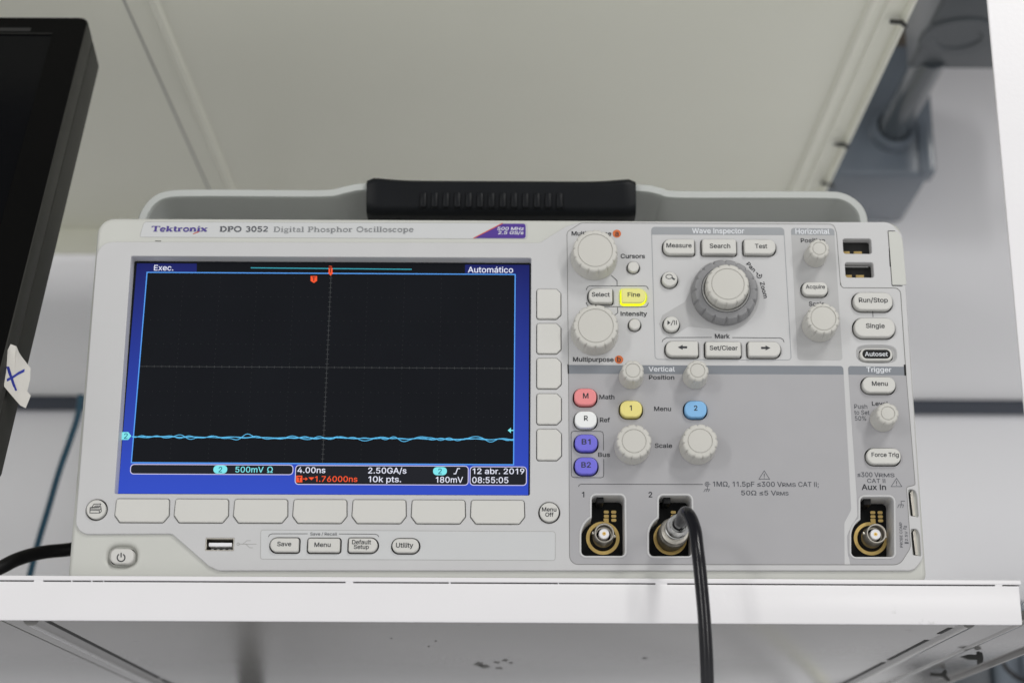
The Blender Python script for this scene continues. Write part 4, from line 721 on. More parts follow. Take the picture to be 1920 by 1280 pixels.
stroke('guide_line', [
    ([(1146, 516), (1157, 526), (1157, 536)], False),
    ([(1099.5, 544)]+[(1107-7.5*math.cos(t), 543.5-7.5*math.sin(t)) for t in a90]+[(1209.5+6*math.sin(t), 536+7*(1-math.cos(t))) for t in a90], False),
    ([(1099.5, 567)]+[(1107-7.5*math.cos(t), 567+7.6*math.sin(t)) for t in a90]+[(1208.5+7*math.sin(t), 575-7.5*(1-math.cos(t))) for t in a90], False),
    ([(1158, 576), (1158.5, 586), (1152, 591)], False),
    ([(1241.5, 641), (1243, 637), (1250, 632.6), (1335.3, 632.3)], False), ([(1373, 632.6), (1463.5, 633.4), (1468, 636), (1470.3, 641.5)], False),
    ([(1084.8, 912), (1086, 908.6), (1089.5, 907), (1318, 907.6)], False),
    ([(503.5, 1006), (505, 1002), (510, 1000), (577, 1000)], False), ([(635.5, 1000.3), (704, 1000.7), (708.5, 1002.5), (710, 1006)], False),
    ([(1636.3, 582), (1637, 594.5)], False)], DP, M_ink, SC, 1.0)
bus = fil([(1070.6, 808), (1131.5, 808), (1132, 895), (1071.3, 894.6)], 5)
k0 = min(range(len(bus)), key=lambda i: abs(bus[i][0]-1131)+abs(bus[i][1]-813))
stroke('guide_line', [([(1131.6, 844)]+[(1131.5, 815), (1130, 809.8), (1126, 808.2), (1075.5, 808), (1072, 809.3), (1070.8, 813), (1071.3, 889), (1072.5, 893), (1076, 894.6), (1127, 895), (1131, 893.6), (1132, 890), (1132, 860)], False)], DP, M_ink, SC, 1.0)
# coax and ground marks
stroke('guide_line', [([(1326+4*math.cos(t), 907+4*math.sin(t)) for t in np.linspace(0.5, 5.8, 16)], False), ([(1326+1.7*math.cos(t), 907+1.7*math.sin(t)) for t in np.linspace(0, 6.28, 10)], False), ([(1327, 907), (1332, 907)], False),
    ([(1326.5, 911.5), (1326.5, 917)], False), ([(1321.5, 917), (1331, 917)], False), ([(1322.5, 917), (1319.5, 921.5)], False), ([(1326.5, 917), (1323.5, 921.5)], False), ([(1330.5, 917), (1327.5, 921.5)], False),
    ([(1697, 939), (1689.6, 939), (1690, 945.5)], False), ([(1685, 945.5), (1694.3, 945.5)], False), ([(1685.5, 945.5), (1683, 951.5)], False), ([(1690, 945.5), (1688, 951.5)], False), ([(1694, 945.5), (1692.5, 951.5)], False),
    ([(1699.5, 991), (1694.5, 991), (1694.5, 988.6), (1699.5, 988.2), (1699.5, 985.6), (1694.5, 985.6)], False)], DP, M_inkg, SC, 1.0)
stroke('guide_line', [([(1423.8+4.6*math.cos(t), 516.5+4.6*math.sin(t)) for t in np.linspace(-0.6, 4.2, 16)], False), ([(1418.5, 510), (1421, 514.2)], False)], DP, M_ink, SC, 1.5)
x, z = XZ(1424.2, 516.3, DP); sheet('guide_mark', [circ(x, z, 0.0005, 14)], -DP, M_ink, SC)
# moulded USB mark
stroke('usb_mark', [([(447, 1019.3), (481, 1019.5)], False), ([(455, 1019.3), (463, 1013), (470, 1012.7)], False), ([(461, 1019.3), (468, 1026), (474, 1026.3)], False), ([(446.5+2.4*math.cos(t), 1019.3+2.4*math.sin(t)) for t in np.linspace(0, 6.28, 12)], False)], 0.00006, M_seam2, SC, 1.0)

# ---- name strip above the screen (on the shell front)
DS = -0.0016+0.00012
strip = fil(pts([(270, 416), (988, 418.5), (988, 448), (261.5, 444.5)], DS), [0.002, 0.0014, 0.0014, 0.001])
sheet('name_strip', [strip], -DS+0.00006, M_label, SC)
ribbons('strip_edge', [(strip, 0.0002, True)], -DS+0.00002, M_seam2, SC)
badge = fil(pts([(890, 446.4), (943, 419.5), (985.6, 419.5), (985.6, 446.8)], DS+0.0001), [0, 0, 0.0013, 0.0013])
sheet('speed_badge', [badge], -DS-0.0001, M_violet, SC)
ribbons('badge_edge', [(pts([(888, 446.8), (942.5, 418.8)], DS), 0.0005)], -DS-0.00014, M_red, SC)
text('500 MHz', 933, 982, 425.8, 431.6, DS+0.0002, M_inkw, SC, 0.02, 0.2); text('2.5 GS/s', 934.5, 981.5, 433.4, 439.2, DS+0.0002, M_inkw, SC, 0.02, 0.2)
# serif lettering drawn as strokes on a unit grid: (points, width)
TH, TN = 0.20, 0.075
def arc(cx, cy, rx, ry, a0, a1, n=14): return [(cx+rx*math.cos(math.radians(a0+(a1-a0)*i/n)), cy+ry*math.sin(math.radians(a0+(a1-a0)*i/n))) for i in range(n+1)]
def serif(x, y, w=0.2): return ([(x-w, y), (x+w, y)], TN)
def stem(x, y0, y1): return ([(x, y0), (x, y1)], TH)
XH = 0.68
G = {
 'T': (0.95, [stem(0.47, 0, 1), ([(0.03, 0.97), (0.92, 0.97)], 0.09), ([(0.05, 0.75), (0.05, 1)], TN), ([(0.90, 0.75), (0.90, 1)], TN), serif(0.47, 0.03, 0.24)]),
 'e': (0.66, [(arc(0.33, 0.34, 0.25, 0.32, 5, 318), 0.13), ([(0.1, 0.36), (0.58, 0.36)], TN)]),
 'k': (0.78, [stem(0.18, 0, 1), serif(0.16, 0.03, 0.17), ([(0.02, 0.97), (0.2, 0.97)], TN), ([(0.25, 0.3), (0.58, 0.64)], TN), ([(0.36, 0.4), (0.62, 0.03)], 0.17), serif(0.64, 0.03, 0.13), serif(0.58, 0.65, 0.14)]),
 't': (0.50, [stem(0.22, 0.1, 0.92), (arc(0.36, 0.14, 0.14, 0.11, 180, 320, 6), 0.1), ([(0.03, 0.64), (0.44, 0.64)], TN)]),
 'r': (0.58, [stem(0.18, 0, XH), serif(0.19, 0.03, 0.19), ([(0.03, 0.65), (0.2, 0.65)], TN), (arc(0.40, 0.44, 0.17, 0.2, 160, 50, 6), 0.11)]),
 'o': (0.72, [(arc(0.36, 0.34, 0.26, 0.32, 0, 360, 20), 0.13)]),
 'n': (0.82, [stem(0.18, 0, XH), stem(0.62, 0, 0.5), serif(0.18, 0.03, 0.17), serif(0.62, 0.03, 0.17), ([(0.03, 0.65), (0.2, 0.65)], TN), (arc(0.42, 0.46, 0.2, 0.19, 165, 10, 8), 0.12)]),
 'i': (0.40, [stem(0.2, 0, XH), serif(0.2, 0.03, 0.18), ([(0.04, 0.65), (0.22, 0.65)], TN), ([(0.2, 0.84), (0.2, 1.0)], 0.19)]),
 'x': (0.74, [([(0.12, 0.65), (0.62, 0.03)], 0.19), ([(0.12, 0.03), (0.62, 0.65)], TN), serif(0.13, 0.03, 0.13), serif(0.62, 0.03, 0.14), serif(0.13, 0.65, 0.14), serif(0.62, 0.65, 0.12)]),
 'D': (0.95, [stem(0.22, 0, 1), ([(0.05, 0.97), (0.45, 0.97)], TN), ([(0.05, 0.03), (0.45, 0.03)], TN), (arc(0.42, 0.5, 0.40, 0.46, 90, -90), 0.15)]),
 'P': (0.80, [stem(0.22, 0, 1), ([(0.05, 0.97), (0.45, 0.97)], TN), serif(0.22, 0.03, 0.2), (arc(0.42, 0.72, 0.28, 0.25, 90, -90, 10), 0.14), ([(0.25, 0.47), (0.42, 0.47)], TN)]),
 'O': (0.98, [(arc(0.49, 0.5, 0.38, 0.47, 0, 360, 24), 0.14)]),
 '0': (0.72, [(arc(0.36, 0.5, 0.25, 0.46, 0, 360, 24), 0.14)]),
 '3': (0.70, [(arc(0.33, 0.74, 0.22, 0.22, 150, -90, 10), 0.12), (arc(0.33, 0.27, 0.25, 0.25, 90, -150, 12), 0.13)]),
 '5': (0.70, [([(0.6, 0.94), (0.18, 0.94), (0.14, 0.52)], 0.11), (arc(0.32, 0.3, 0.26, 0.27, 125, -150, 14), 0.13)]),
 '2': (0.70, [(arc(0.34, 0.73, 0.23, 0.23, 160, -30, 10)+[(0.1, 0.06)], 0.11), ([(0.08, 0.07), (0.62, 0.07)], 0.14)]),
 'g': (0.66, [(arc(0.30, 0.42, 0.2, 0.23, 0, 360, 16), 0.11), (arc(0.32, -0.1, 0.24, 0.16, 0, 360, 16), 0.09), ([(0.45, 0.62), (0.62, 0.66)], TN), ([(0.2, 0.2), (0.16, 0.08), (0.4, 0.05)], TN)]),
 'a': (0.66, [(arc(0.30, 0.48, 0.19, 0.17, 165, 10, 8)+[(0.49, 0.1), (0.6, 0.04)], 0.12), (arc(0.28, 0.2, 0.18, 0.17, 60, 330, 10), 0.1)]),
 'l': (0.38, [stem(0.19, 0, 1), serif(0.19, 0.03, 0.18), ([(0.03, 0.97), (0.2, 0.97)], TN)]),
 'h': (0.82, [stem(0.18, 0, 1), stem(0.62, 0, 0.5), serif(0.18, 0.03, 0.17), serif(0.62, 0.03, 0.17), ([(0.03, 0.97), (0.2, 0.97)], TN), (arc(0.42, 0.46, 0.2, 0.19, 165, 10, 8), 0.12)]),
 's': (0.56, [(arc(0.28, 0.49, 0.17, 0.16, 30, 250, 9)+arc(0.28, 0.19, 0.19, 0.16, 80, -160, 9), 0.11)]),
 'p': (0.76, [stem(0.18, -0.3, XH), serif(0.18, -0.28, 0.17), ([(0.03, 0.65), (0.2, 0.65)], TN), (arc(0.38, 0.34, 0.25, 0.31, 150, -150, 16), 0.13)]),
 'c': (0.62, [(arc(0.32, 0.34, 0.24, 0.31, 45, 315, 14), 0.13)]),
 ' ': (0.42, []),
}
def serif_text(s, x0, x1, ytop, ybase, d, m, parent, weight=1.0, shear=0.0):
    W_ = sum(G[c][0] for c in s); A, Bp = XZ(x0, ybase, d), XZ(x1, ybase, d); H = XZ(x0, ytop, d)[1]-A[1]
    k = (Bp[0]-A[0])/W_; x = 0; lines = []
    for c in s:
        for p, w in G[c][1]:
            q = [(A[0]+(x+a)*k+shear*b*H, A[1]+(Bp[1]-A[1])*(x/W_)+b*H) for a, b in p]
            hor = abs(p[0][0]-p[-1][0]) > abs(p[0][1]-p[-1][1]) and len(p) == 2
            lines.append((q, w*weight*(H if hor else (k+H)/2)))
        x += G[c][0]
    bm = bmesh.new()
    for i, ln in enumerate(lines): ribbon_bm(bm, ln[0], ln[1], -d-0.0000015*i)
    return bm_obj('lettering', bm, m, parent, 0)
serif_text('Tektronix', 283, 388, 424.0, 433.8, DS+0.0001, M_logo, SC, 1.5, 0.08)
ribbons('lettering', [(pts([(362, 438.6), (373.5, 434.2)], DS), 0.00045)], -DS-0.00012, M_red, SC)
serif_text('DPO 3052', 411, 503, 424.6, 434.2, DS+0.0001, M_inkg, SC, 1.3)
serif_text('Digital Phosphor Oscilloscope', 512, 776, 425.2, 434.8, DS+0.0001, M_inkl, SC, 0.9)
# tiny latch mark under the strip
ribbons('panel_gap', [(pts([(291, 451.8), (302, 452.2)], -0.0016), 0.0005)], 0.0015, M_seam, SC)

# ---- screen
SD = -0.0076
sx = [XZ(246, 480, SD), XZ(996, 928, SD)]
disp = slab('display', [inset(scr, -0.0006)], -SD, -SD+0.003, M_glass, SC, 0)
def em(name, polys, m, k, par=disp): return sheet(name, polys, -SD-0.0002-0.00006*k, m, par)
lv = SD+0.0002
def rp(px0, py0, px1, py1, r=0.0): return rrect(px0, py0, px1, py1, SD, r, 4) if r else pts([(px0, py0), (px1, py0), (px1, py1), (px0, py1)], SD)
bx = lambda l: pts(l, SD)
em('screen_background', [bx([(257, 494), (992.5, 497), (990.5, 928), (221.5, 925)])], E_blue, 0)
em('screen_field', [bx([(369, 494), (872, 496), (872, 513), (966, 514.5), (963.5, 871.5), (246.5, 866.5), (276, 511), (369, 511.5)])], M_glass, 1)
em('screen_field', [rp(245, 871, 549.5, 889, 0.0017), rp(554, 873, 878, 908.5, 0.0017), rp(881.5, 875, 987, 909.5, 0.0017)], E_dark, 1)
def es(name, l, m, w, k): return ribbons(name, [(pts(p, SD), w*0.000262, c) for p, c in l], -SD-0.0002-0.00006*k, m, disp)
ribbons('screen_box', [(rp(245, 871, 549.5, 889, 0.0017), 0.0004, True), (rp(554, 873, 878, 908.5, 0.0017), 0.0004, True), (rp(881.5, 875, 987, 909.5, 0.0017), 0.0004, True)], -SD-0.0004, E_line, disp)
TL, TR, BR, BL = (276, 511), (966, 515), (963, 871), (246.5, 867)
es('graticule_frame', [([TL, TR, BR, BL], True)], E_frame, 2.0, 3)
def gp(u, v):
    a = (TL[0]+(TR[0]-TL[0])*u, TL[1]+(TR[1]-TL[1])*u); b = (BL[0]+(BR[0]-BL[0])*u, BL[1]+(BR[1]-BL[1])*u); return (a[0]+(b[0]-a[0])*v, a[1]+(b[1]-a[1])*v)
vc = 0.494
lines = [([gp(0.5, 0), gp(0.5, 1)], False), ([gp(0, vc), gp(1, vc)], False)]
for i in range(1, 50): lines.append(([(gp(i/50, vc)[0], gp(i/50, vc)[1]-2.2), (gp(i/50, vc)[0], gp(i/50, vc)[1]+2.2)], False))
for i in range(1, 40): lines.append(([(gp(0.5, i/40)[0]-3, gp(0.5, i/40)[1]), (gp(0.5, i/40)[0]+3, gp(0.5, i/40)[1])], False))
es('graticule', lines, E_grid, 0.9, 2)
dots = []
for i in range(1, 10):
    if i == 5: continue
    for j in range(1, 40):
        q = gp(i/10, j/40); dots.append(([(q[0], q[1]-0.7), (q[0], q[1]+0.7)], False))
for j in range(1, 8):
    if j == 4: continue
    for i in range(1, 50):
        q = gp(i/50, j/8); dots.append(([(q[0]-0.7, q[1]), (q[0]+0.7, q[1])], False))
es('graticule_dots', dots, E_grid2, 1.0, 2)
rnd = random.Random(3)
for k in range(3):
    p = []; ph = [rnd.uniform(0, 6.28) for _ in range(5)]
    amp = [2.1, 1.9, 1.6, 1.1, 0.9]; fr = [0.11, 0.071, 0.163, 0.043, 0.21]
    for i in range(240):
        x = 248+i*715/239
        y = 818.6+5.2*(x-248)/715 + sum(a*math.sin(f*x*(1+0.07*k)+q) for a, f, q in zip(amp, fr, ph))*(0.55+0.45*math.sin(x*0.013+k*2.1))
        p.append((x, y))
    es('waveform_trace', [(p, False)], E_trace, 1.3, 4+k)
def etext(s, x0, x1, yt, yb, m, bold=0.012): return text(s, x0, x1, yt, yb, SD+0.0002+0.0003, m, disp, bold)
etext('Exec.', 289, 325, 497, 507, E_white); etext('Autom\u00e1tico', 877.5, 962, 500.5, 511, E_white)
etext('500mV', 441.5, 494, 874.5, 885, E_cyan); etext('\u03a9', 500, 512.5, 874.5, 885.5, E_cyan)
etext('4.00ns', 558, 610, 875.5, 886, E_white); etext('1.76000ns', 591, 670, 892.3, 902.5, E_or); etext('2.50GA/s', 690.5, 762, 876.3, 887, E_white)
etext('10k pts.', 691, 752, 892.6, 903.2, E_white); etext('180mV', 817.5, 868, 893.5, 904.2, E_white)
etext('12 abr. 2019', 886.5, 983, 877.7, 888, E_white); etext('08:55:05', 885.5, 953, 894, 904.8, E_white)
for cx, cy in ((413.3, 879.8), (825, 883)):
    em('channel_mark', [rp(cx-13, cy-7.6, cx+13, cy+7.6, 0.0019)], E_cyan, 3); etext('2', cx-3.6, cx+3.6, cy-5, cy+5, E_dteal)
em('channel_mark', [bx([(229, 810), (241, 810), (246.5, 817.3), (240.5, 824.5), (228.5, 824.5)])], E_cyan, 4); etext('2', 232.5, 239.5, 812, 822, E_dteal)
em('level_mark', [bx([(952, 806.8), (958, 801.8), (958, 811.8)])], E_cyan, 4); es('level_mark', [([(957, 806.8), (963, 806.8)], False)], E_cyan, 2, 4)
es('record_bar', [([(470.5, 502.6), (772, 505.4)], False)], E_teal, 1.7, 3)
em('trigger_mark', [bx([(582.6, 518), (594.6, 518), (594.6, 527), (588.6, 531), (582.6, 527)])], E_or, 4); es('trigger_mark', [([(585.5, 520.3), (591.8, 520.3)], False), ([(588.6, 520.5), (588.6, 527.5)], False)], E_dark, 1.6, 5)
em('trigger_mark', [bx([(616.3, 503), (623.6, 503), (623.6, 511.5), (625, 511.5), (620, 517.5), (615, 511.5), (616.3, 511.5)])], E_or, 4); es('trigger_mark', [([(617, 499.5), (622.8, 500.3)], False)], E_or, 1.2, 4); es('trigger_mark', [([(620, 504), (619.6, 511.5)], False)], E_dark, 1.6, 5)
em('trigger_mark', [rp(555.5, 891.5, 567, 904)], E_or, 4); es('trigger_mark', [([(558, 894.5), (564.8, 894.5)], False), ([(561.4, 894.5), (561.4, 902)], False)], E_dark, 1.6, 5)
es('trigger_mark', [([(568, 897.6), (574, 897.6)], False)], E_or, 1.6, 4); em('trigger_mark', [bx([(573, 894.5), (577.3, 897.6), (573, 900.7)])], E_or, 4); em('trigger_mark', [bx([(578.5, 894.6), (589.5, 894.6), (584, 900)])], E_or, 4)
es('slope_mark', [([(850.5, 888), (854.5, 888), (858, 878.2), (862.5, 878.2)], False), ], E_white, 1.8, 4)

# ---- ports
for i, w in enumerate(wells):
    slab('port_rim', [inset(w, -0.0011), w], -0.0006, 0.0008, M_bezel, SC, 0.00055, 4)
    xs = [p[0] for p in w]; zs = [p[1] for p in w]
    PB = 0.0165
    slab('port_board', [inset(w, -0.002)], PB, PB+0.002, M_pcb, SC)
    cx, cz = XZ([1130.2, 1256.5, 1632][i], [1008.5, 1009, 1009.5][i], -PB)
    gr = lathe('contact_ring', [(0.0066, 0.0), (0.0083, 0.0), (0.0083, 0.0003), (0.0066, 0.0003)], M_gold, SC, (cx, PB-0.0002, cz), n=56, closed=True)
    tabp = [(cx+0.0012, cz+0.0078), (cx+0.0005, cz+0.0090), (cx+0.0006, cz+0.0100), (cx+0.0030, cz+0.0100), (cx+0.0030, cz+0.0078)]
    slab('contact_tab', [tabp], PB-0.00045, PB-0.0001, M_gold, gr)
    for a in range(2):
        for b in range(3 if (i != 2 or True) else 3):
            if a == 0 and b == 0: continue
            px_, pz_ = cx+0.0019+a*0.0037, cz+0.0091+b*0.00205
            slab('contact_pad', [fil([(px_-0.00125, pz_-0.00075), (px_+0.00125, pz_-0.00075), (px_+0.00125, pz_+0.00075), (px_-0.00125, pz_+0.00075)], 0.0006)], PB-0.0003, PB-0.0001, M_gold, SC)
    lathe('connector_nut', [(0.0063, 0), (0.0063, 0.0010), (0.0059, 0.0016), (0.0049, 0.0016)], M_black, SC, (cx, PB-0.0001, cz), n=40)
    y0 = PB-0.002; L = 0.0125
    jk = lathe('connector_jack', [(0.0052, 0), (0.0052, L-0.006), (0.0049, L-0.0055), (0.0049, L-0.0004), (0.00465, L), (0.0043, L), (0.0041, L-0.0004), (0.0041, L-0.0075), (0.0036, L-0.0075), (0.0036, 0.0)], M_nickel, SC, (cx, y0, cz), n=48, closed=True)
    if i != 1:
        lathe('insulator', [(0.0026, 0.0), (0.0026, L-0.0025), (0.0023, L-0.0021), (0.0009, L-0.0021), (0.0009, L-0.004), (0.0, L-0.004)], M_ptfe, jk, (cx, y0, cz), n=32)
        lathe('pin_socket', [(0.00085, 0), (0.00085, L-0.0019), (0.0004, L-0.0019), (0.0004, L-0.0035), (0, L-0.0035)], M_gold, jk, (cx, y0, cz), n=20)
        lathe('bayonet_lug', [(0.0008, 0.0045), (0.0008, 0.0058), (0.0005, 0.0060), (0, 0.0060)], M_nickel, jk, (cx, y0-L+0.0048, cz), Vector((-1, 0, 0.15)), 16)
        lathe('bayonet_lug', [(0.0008, 0.0045), (0.0008, 0.0058), (0.0005, 0.0060), (0, 0.0060)], M_nickel, jk, (cx, y0-L+0.0048, cz), Vector((1, 0, -0.15)), 16)
    xn0 = [p[0] for p in w if p[1] > max(zs)-0.002]
    boxes('latch_tab', [(min(xn0)+0.0025, min(xn0)+0.0060, 0.004, PB, max(zs)-0.0030, max(zs)+0.0012)], M_black, SC, 0.0003)
    if i == 1: PLUG = (cx, y0, cz)
# memory windows
for k, w in enumerate(wins):
    xs = [p[0] for p in w]; zs = [p[1] for p in w]; x0, x1, z0, z1 = min(xs), max(xs), min(zs), max(zs)
    slab('socket_back', [inset(w, -0.001)], 0.0058, 0.007, M_void, SC)
    for a in (0.04, 0.47):
        boxes('gold_contact', [(x0+(x1-x0)*a-0.0006, x0+(x1-x0)*(a+0.25), 0.0046, 0.0056, z0+0.0008, z0+0.0030), (x0+(x1-x0)*a-0.0006, x0+(x1-x0)*(a+0.30), 0.0034, 0.0044, z0-0.0004, z0+0.0012)], M_gold2, SC, 0.0002)
    if k == 1: boxes('socket_edge', [(x0, x1-0.002, 0.003, 0.0035, z1-0.0016, z1-0.0012)], M_chrome, SC)
# usb socket
xs = [p[0] for p in usb]; zs = [p[1] for p in usb]; x0, x1, z0, z1 = min(xs), max(xs), min(zs), max(zs)
us = slab('usb_socket', [fil([(x0-0.0001, z0-0.0001), (x1+0.0001, z0-0.0001), (x1+0.0001, z1+0.0001), (x0-0.0001, z1+0.0001)], 0.0003), fil([(x0+0.0005, z0+0.0005), (x1-0.0005, z0+0.0005), (x1-0.0005, z1-0.0005), (x0+0.0005, z1-0.0005)], 0.0003)], 0.0004, 0.012, M_nickel, SC, 0.0001)
boxes('tongue', [(x0+0.0014, x1-0.0012, 0.0015, 0.012, z0+0.0024, z0+0.0042)], M_ptfe, us, 0.0002)
boxes('spring', [(x0+0.0026+i*0.0028, x0+0.0040+i*0.0028, 0.002, 0.011, z0+0.0006, z0+0.0011) for i in range(4)], M_chrome, us)
slab('socket_back', [inset(usb, -0.001)], 0.012, 0.0125, M_void, SC)
# probe compensation hooks
for k, w in enumerate(notch):
    xs = [p[0] for p in w]; zs = [p[1] for p in w]; x0, x1, z0, z1 = min(xs), max(xs), min(zs), max(zs)
    bl = [(x0+0.0009, z1-0.0016), (x0+0.0018, z1-0.0003), (x0+0.0022, z1-0.0003), (x0+0.0024, z1-0.0016), (x0+0.0027, z0+0.0004), (x0+0.0014, z0+0.0004)]
    slab('probe_hook', [bl], 0.0001, 0.0015, M_nickel, SC, 0.0003)
    slab('hook_slot', [[(x0+0.0003, z1-0.0016), (x0+0.0016, z1-0.0001), (x0+0.0020, z1-0.0002), (x0+0.0011, z1-0.0016), (x0+0.0016, z0+0.0003), (x0+0.0008, z0+0.0003)]], 0.0012, 0.0015, M_void, SC)

# ---- knobs
def knob(px, py, rb, rt, rc, h, lobes=12, m=M_knob, name='knob', phase=0.0, ndepth=0.00042):
    x, z = XZ(px, py, 0)
    prof = [(rb-0.0002, 0.0), (rb, 0.0003), (rb, 0.0012)]
    for f in (0.15, 0.3, 0.45, 0.6, 0.72, 0.84, 0.90): prof.append((rb+(rt-rb)*(f**0.8), h*f))
    prof += [(rt-0.0002, h*0.955), (rt-0.0007, h*0.99), (rt-0.0012, h), (rc+0.00025, h), (rc+0.0002, h-0.0004), (0, h-0.0004)]
    def mod(t, hh, r):
        if r < rc+0.0004: return r
        w = max(0.0, min(1.0, (hh/h-0.25)/0.6))
        s = ((t+phase)*lobes/(2*math.pi)) % 1.0
        d = min(s, 1-s)*2*math.pi*rt/lobes                          # metres from a notch
        cut = math.exp(-(d/0.00045)**2)*1.25 + 0.45*math.exp(-((s-0.0)/0.14)**2)
        return r-ndepth*w*cut
    o = lathe(name, prof, m, SC, (x, -0.0001, z), n=lobes*20, mod=mod, smooth=32)
    lathe('knob_cap', [(rc-0.00005, h-0.0006), (rc-0.00005, h-0.0002), (rc-0.0003, h+0.00003), (rc*0.6, h+0.00012), (0.0, h+0.00015)], m, o, (x, -0.0001, z), n=48)
    return o
knob(1113.8, 484.5, 0.0120, 0.0113, 0.0087, 0.0118, 14, phase=0.1); knob(1114.8, 624, 0.0120, 0.0113, 0.0087, 0.0118, 14, phase=0.25)
HK = 0.0125
knob(1528, 482, 0.0058, 0.0053, 0.0033, HK, 8, ndepth=0.00032, phase=0.2); knob(1535.4, 611, 0.0087, 0.0083, 0.0062, HK, 12)
knob(1183.3, 707.5, 0.0062, 0.0055, 0.0035, HK, 8, ndepth=0.00032); knob(1303, 707.5, 0.0062, 0.0055, 0.0035, HK, 8, ndepth=0.00032, phase=0.3)
knob(1185.4, 838, 0.0090, 0.0086, 0.0058, HK, 12, phase=0.15); knob(1307.6, 837.5, 0.0091, 0.0087, 0.0059, HK, 12, phase=0.4)
knob(1654.5, 786.5, 0.0063, 0.0055, 0.0033, HK, 8, ndepth=0.00032, phase=0.35)
# navigation dial: grey ring, chrome collar, light knob
nx, nz = XZ(1357.3, 552, 0)
def rmod(t, h, r):
    if r < 0.0128 or h < 0.002: return r
    s = (t*16/(2*math.pi)) % 1.0; d = min(s, 1-s)*2*math.pi*0.016/16
    return r - 0.0010*math.exp(-(d/0.0006)**2)
dial = lathe('dial_ring', [(0.0166, 0), (0.0168, 0.0004), (0.0168, 0.004), (0.0163, 0.0065), (0.0155, 0.0078), (0.0142, 0.0082), (0.0124, 0.0080), (0.0122, 0.0070), (0.0, 0.0070)], M_dial, SC, (nx, -0.0001, nz), n=320, mod=rmod, smooth=30)
lathe('chrome_collar', [(0.0108, 0.0068), (0.0122, 0.0068), (0.0122, 0.0082), (0.0119, 0.0087), (0.0115, 0.0087), (0.0112, 0.0082)], M_chrome, dial, (nx, -0.0001, nz), n=64, closed=True)
kn = knob(1357.3, 552, 0.0105, 0.0108, 0.0081, 0.0160, 12, name='zoom_knob', phase=0.1)

# ---- handle behind the front moulding
HY0, HY1 = 0.060, 0.130
def H(px, py): q = P(px, py, -HY0); return (q[0], q[2])
edge_o = [H(256, 430), H(262, 400), H(282, 372), H(314, 357), H(380, 354.5), H(500, 355), H(610, 355), H(640, 350), (H(668, 344)), H(700, 342.5)]
edge_r = [H(1180, 344.5), H(1215, 346), H(1242, 352), H(1268, 357), H(1400, 357.5), H(1540, 358), H(1580, 361), H(1608, 376), H(1624, 398), H(1630, 432)]
def band(pth, th=0.0046, closed=False):
    pl = [Vector(p) for p in pth]; n = len(pl); inn = []
    sm = []
    for i in range(n-1):                                 # smooth resample
        p0, p1, p2, p3 = pl[max(i-1, 0)], pl[i], pl[i+1], pl[min(i+2, n-1)]
        for k in range(6):
            t = k/6; sm.append(0.5*((2*p1)+(-p0+p2)*t+(2*p0-5*p1+4*p2-p3)*t*t+(-p0+3*p1-3*p2+p3)*t**3))
    sm.append(pl[-1]); out = []
    for i, p in enumerate(sm):
        t = (sm[min(i+1, len(sm)-1)]-sm[max(i-1, 0)]).normalized(); nn = Vector((t.y, -t.x))
        out.append((p, nn))
    secs = []
    for p, nn in out:
        sec = []
        for a, y in ((0.0006, HY0), (0.0, HY0+0.0008), (0.0, HY1), (th, HY1), (th, HY0+0.004), (th+0.0004, HY0+0.0018), (th-0.0004, HY0)):
            q = p+nn*a; sec.append((q.x, y, q.y))
        secs.append(sec)
    return secs
loft('handle_arm', band(edge_o), M_handle, SC); loft('handle_arm', band(edge_r), M_handle, SC)
gx0, gx1 = H(689, 340)[0], H(1191, 340)[0]
zt = H(940, 339)[1]
secs = []
for k in range(41):
    f = k/40; x = gx0+(gx1-gx0)*f; e = min(f, 1-f)
    bulge = 0.0016*math.exp(-(e/0.10)**2)
    rnd_ = 0.0012*max(0, 1-e/0.012)**2
    top = zt-0.0012+bulge-rnd_; bot = zt-0.021-rnd_*-1; y0 = HY0-0.006+rnd_; y1 = HY1-0.01
    sec = fil([(y0, top), (y1, top), (y1, bot), (y0+0.002, bot)], [0.004, 0.004, 0.004, 0.006], 5)
    secs.append([(x, y, z) for y, z in sec])
grip = loft('handle_grip', secs, M_grip, SC)
boxes('grip_rib', [(gx0+0.030+i*0.0063, gx0+0.030+i*0.0063+0.0036, HY0-0.0066, HY0+0.004, zt-0.0185, zt-0.0095) for i in range(13)], M_grip, grip, 0.0010, 2)

# ------------------------------------------------------------------ signal cable with its plug
CB = empty('signal_cable', PLUG)
tag(CB, 'black coaxial cable with nickel plug pushed on the second input and hanging over the shelf', 'cable')
ax = Vector((0.04, -1.0, 0.02)).normalized(); c0 = Vector(PLUG)+Vector((0, -0.002, 0))
def knurl(t, h, r): return r*(1-0.02*(0.5+0.5*math.cos(t*44))) if (0.003 < h < 0.012) else r
child(lathe('plug_collar', [(0.0052, 0.0), (0.0071, 0.0003), (0.0073, 0.002), (0.0071, 0.0028), (0.0073, 0.0034), (0.0073, 0.0118), (0.0069, 0.0124), (0.0066, 0.0150), (0.0058, 0.0156), (0.0, 0.0156)], M_nickel, CB, c0, ax, 176, knurl, smooth=25))
c1 = c0+ax*0.0155
child(lathe('plug_body', [(0.0054, 0), (0.0056, 0.001), (0.0056, 0.006), (0.0050, 0.0066), (0.0050, 0.0072), (0.0055, 0.0078), (0.0055, 0.0125), (0.0049, 0.0155), (0.0046, 0.0162), (0.0036, 0.0162), (0.0034, 0.010), (0, 0.010)], M_chrome, CB, c1, ax, 56, smooth=25))
c2 = c1+ax*0.0158
cpts = [c2-ax*0.010, c2+ax*0.004]
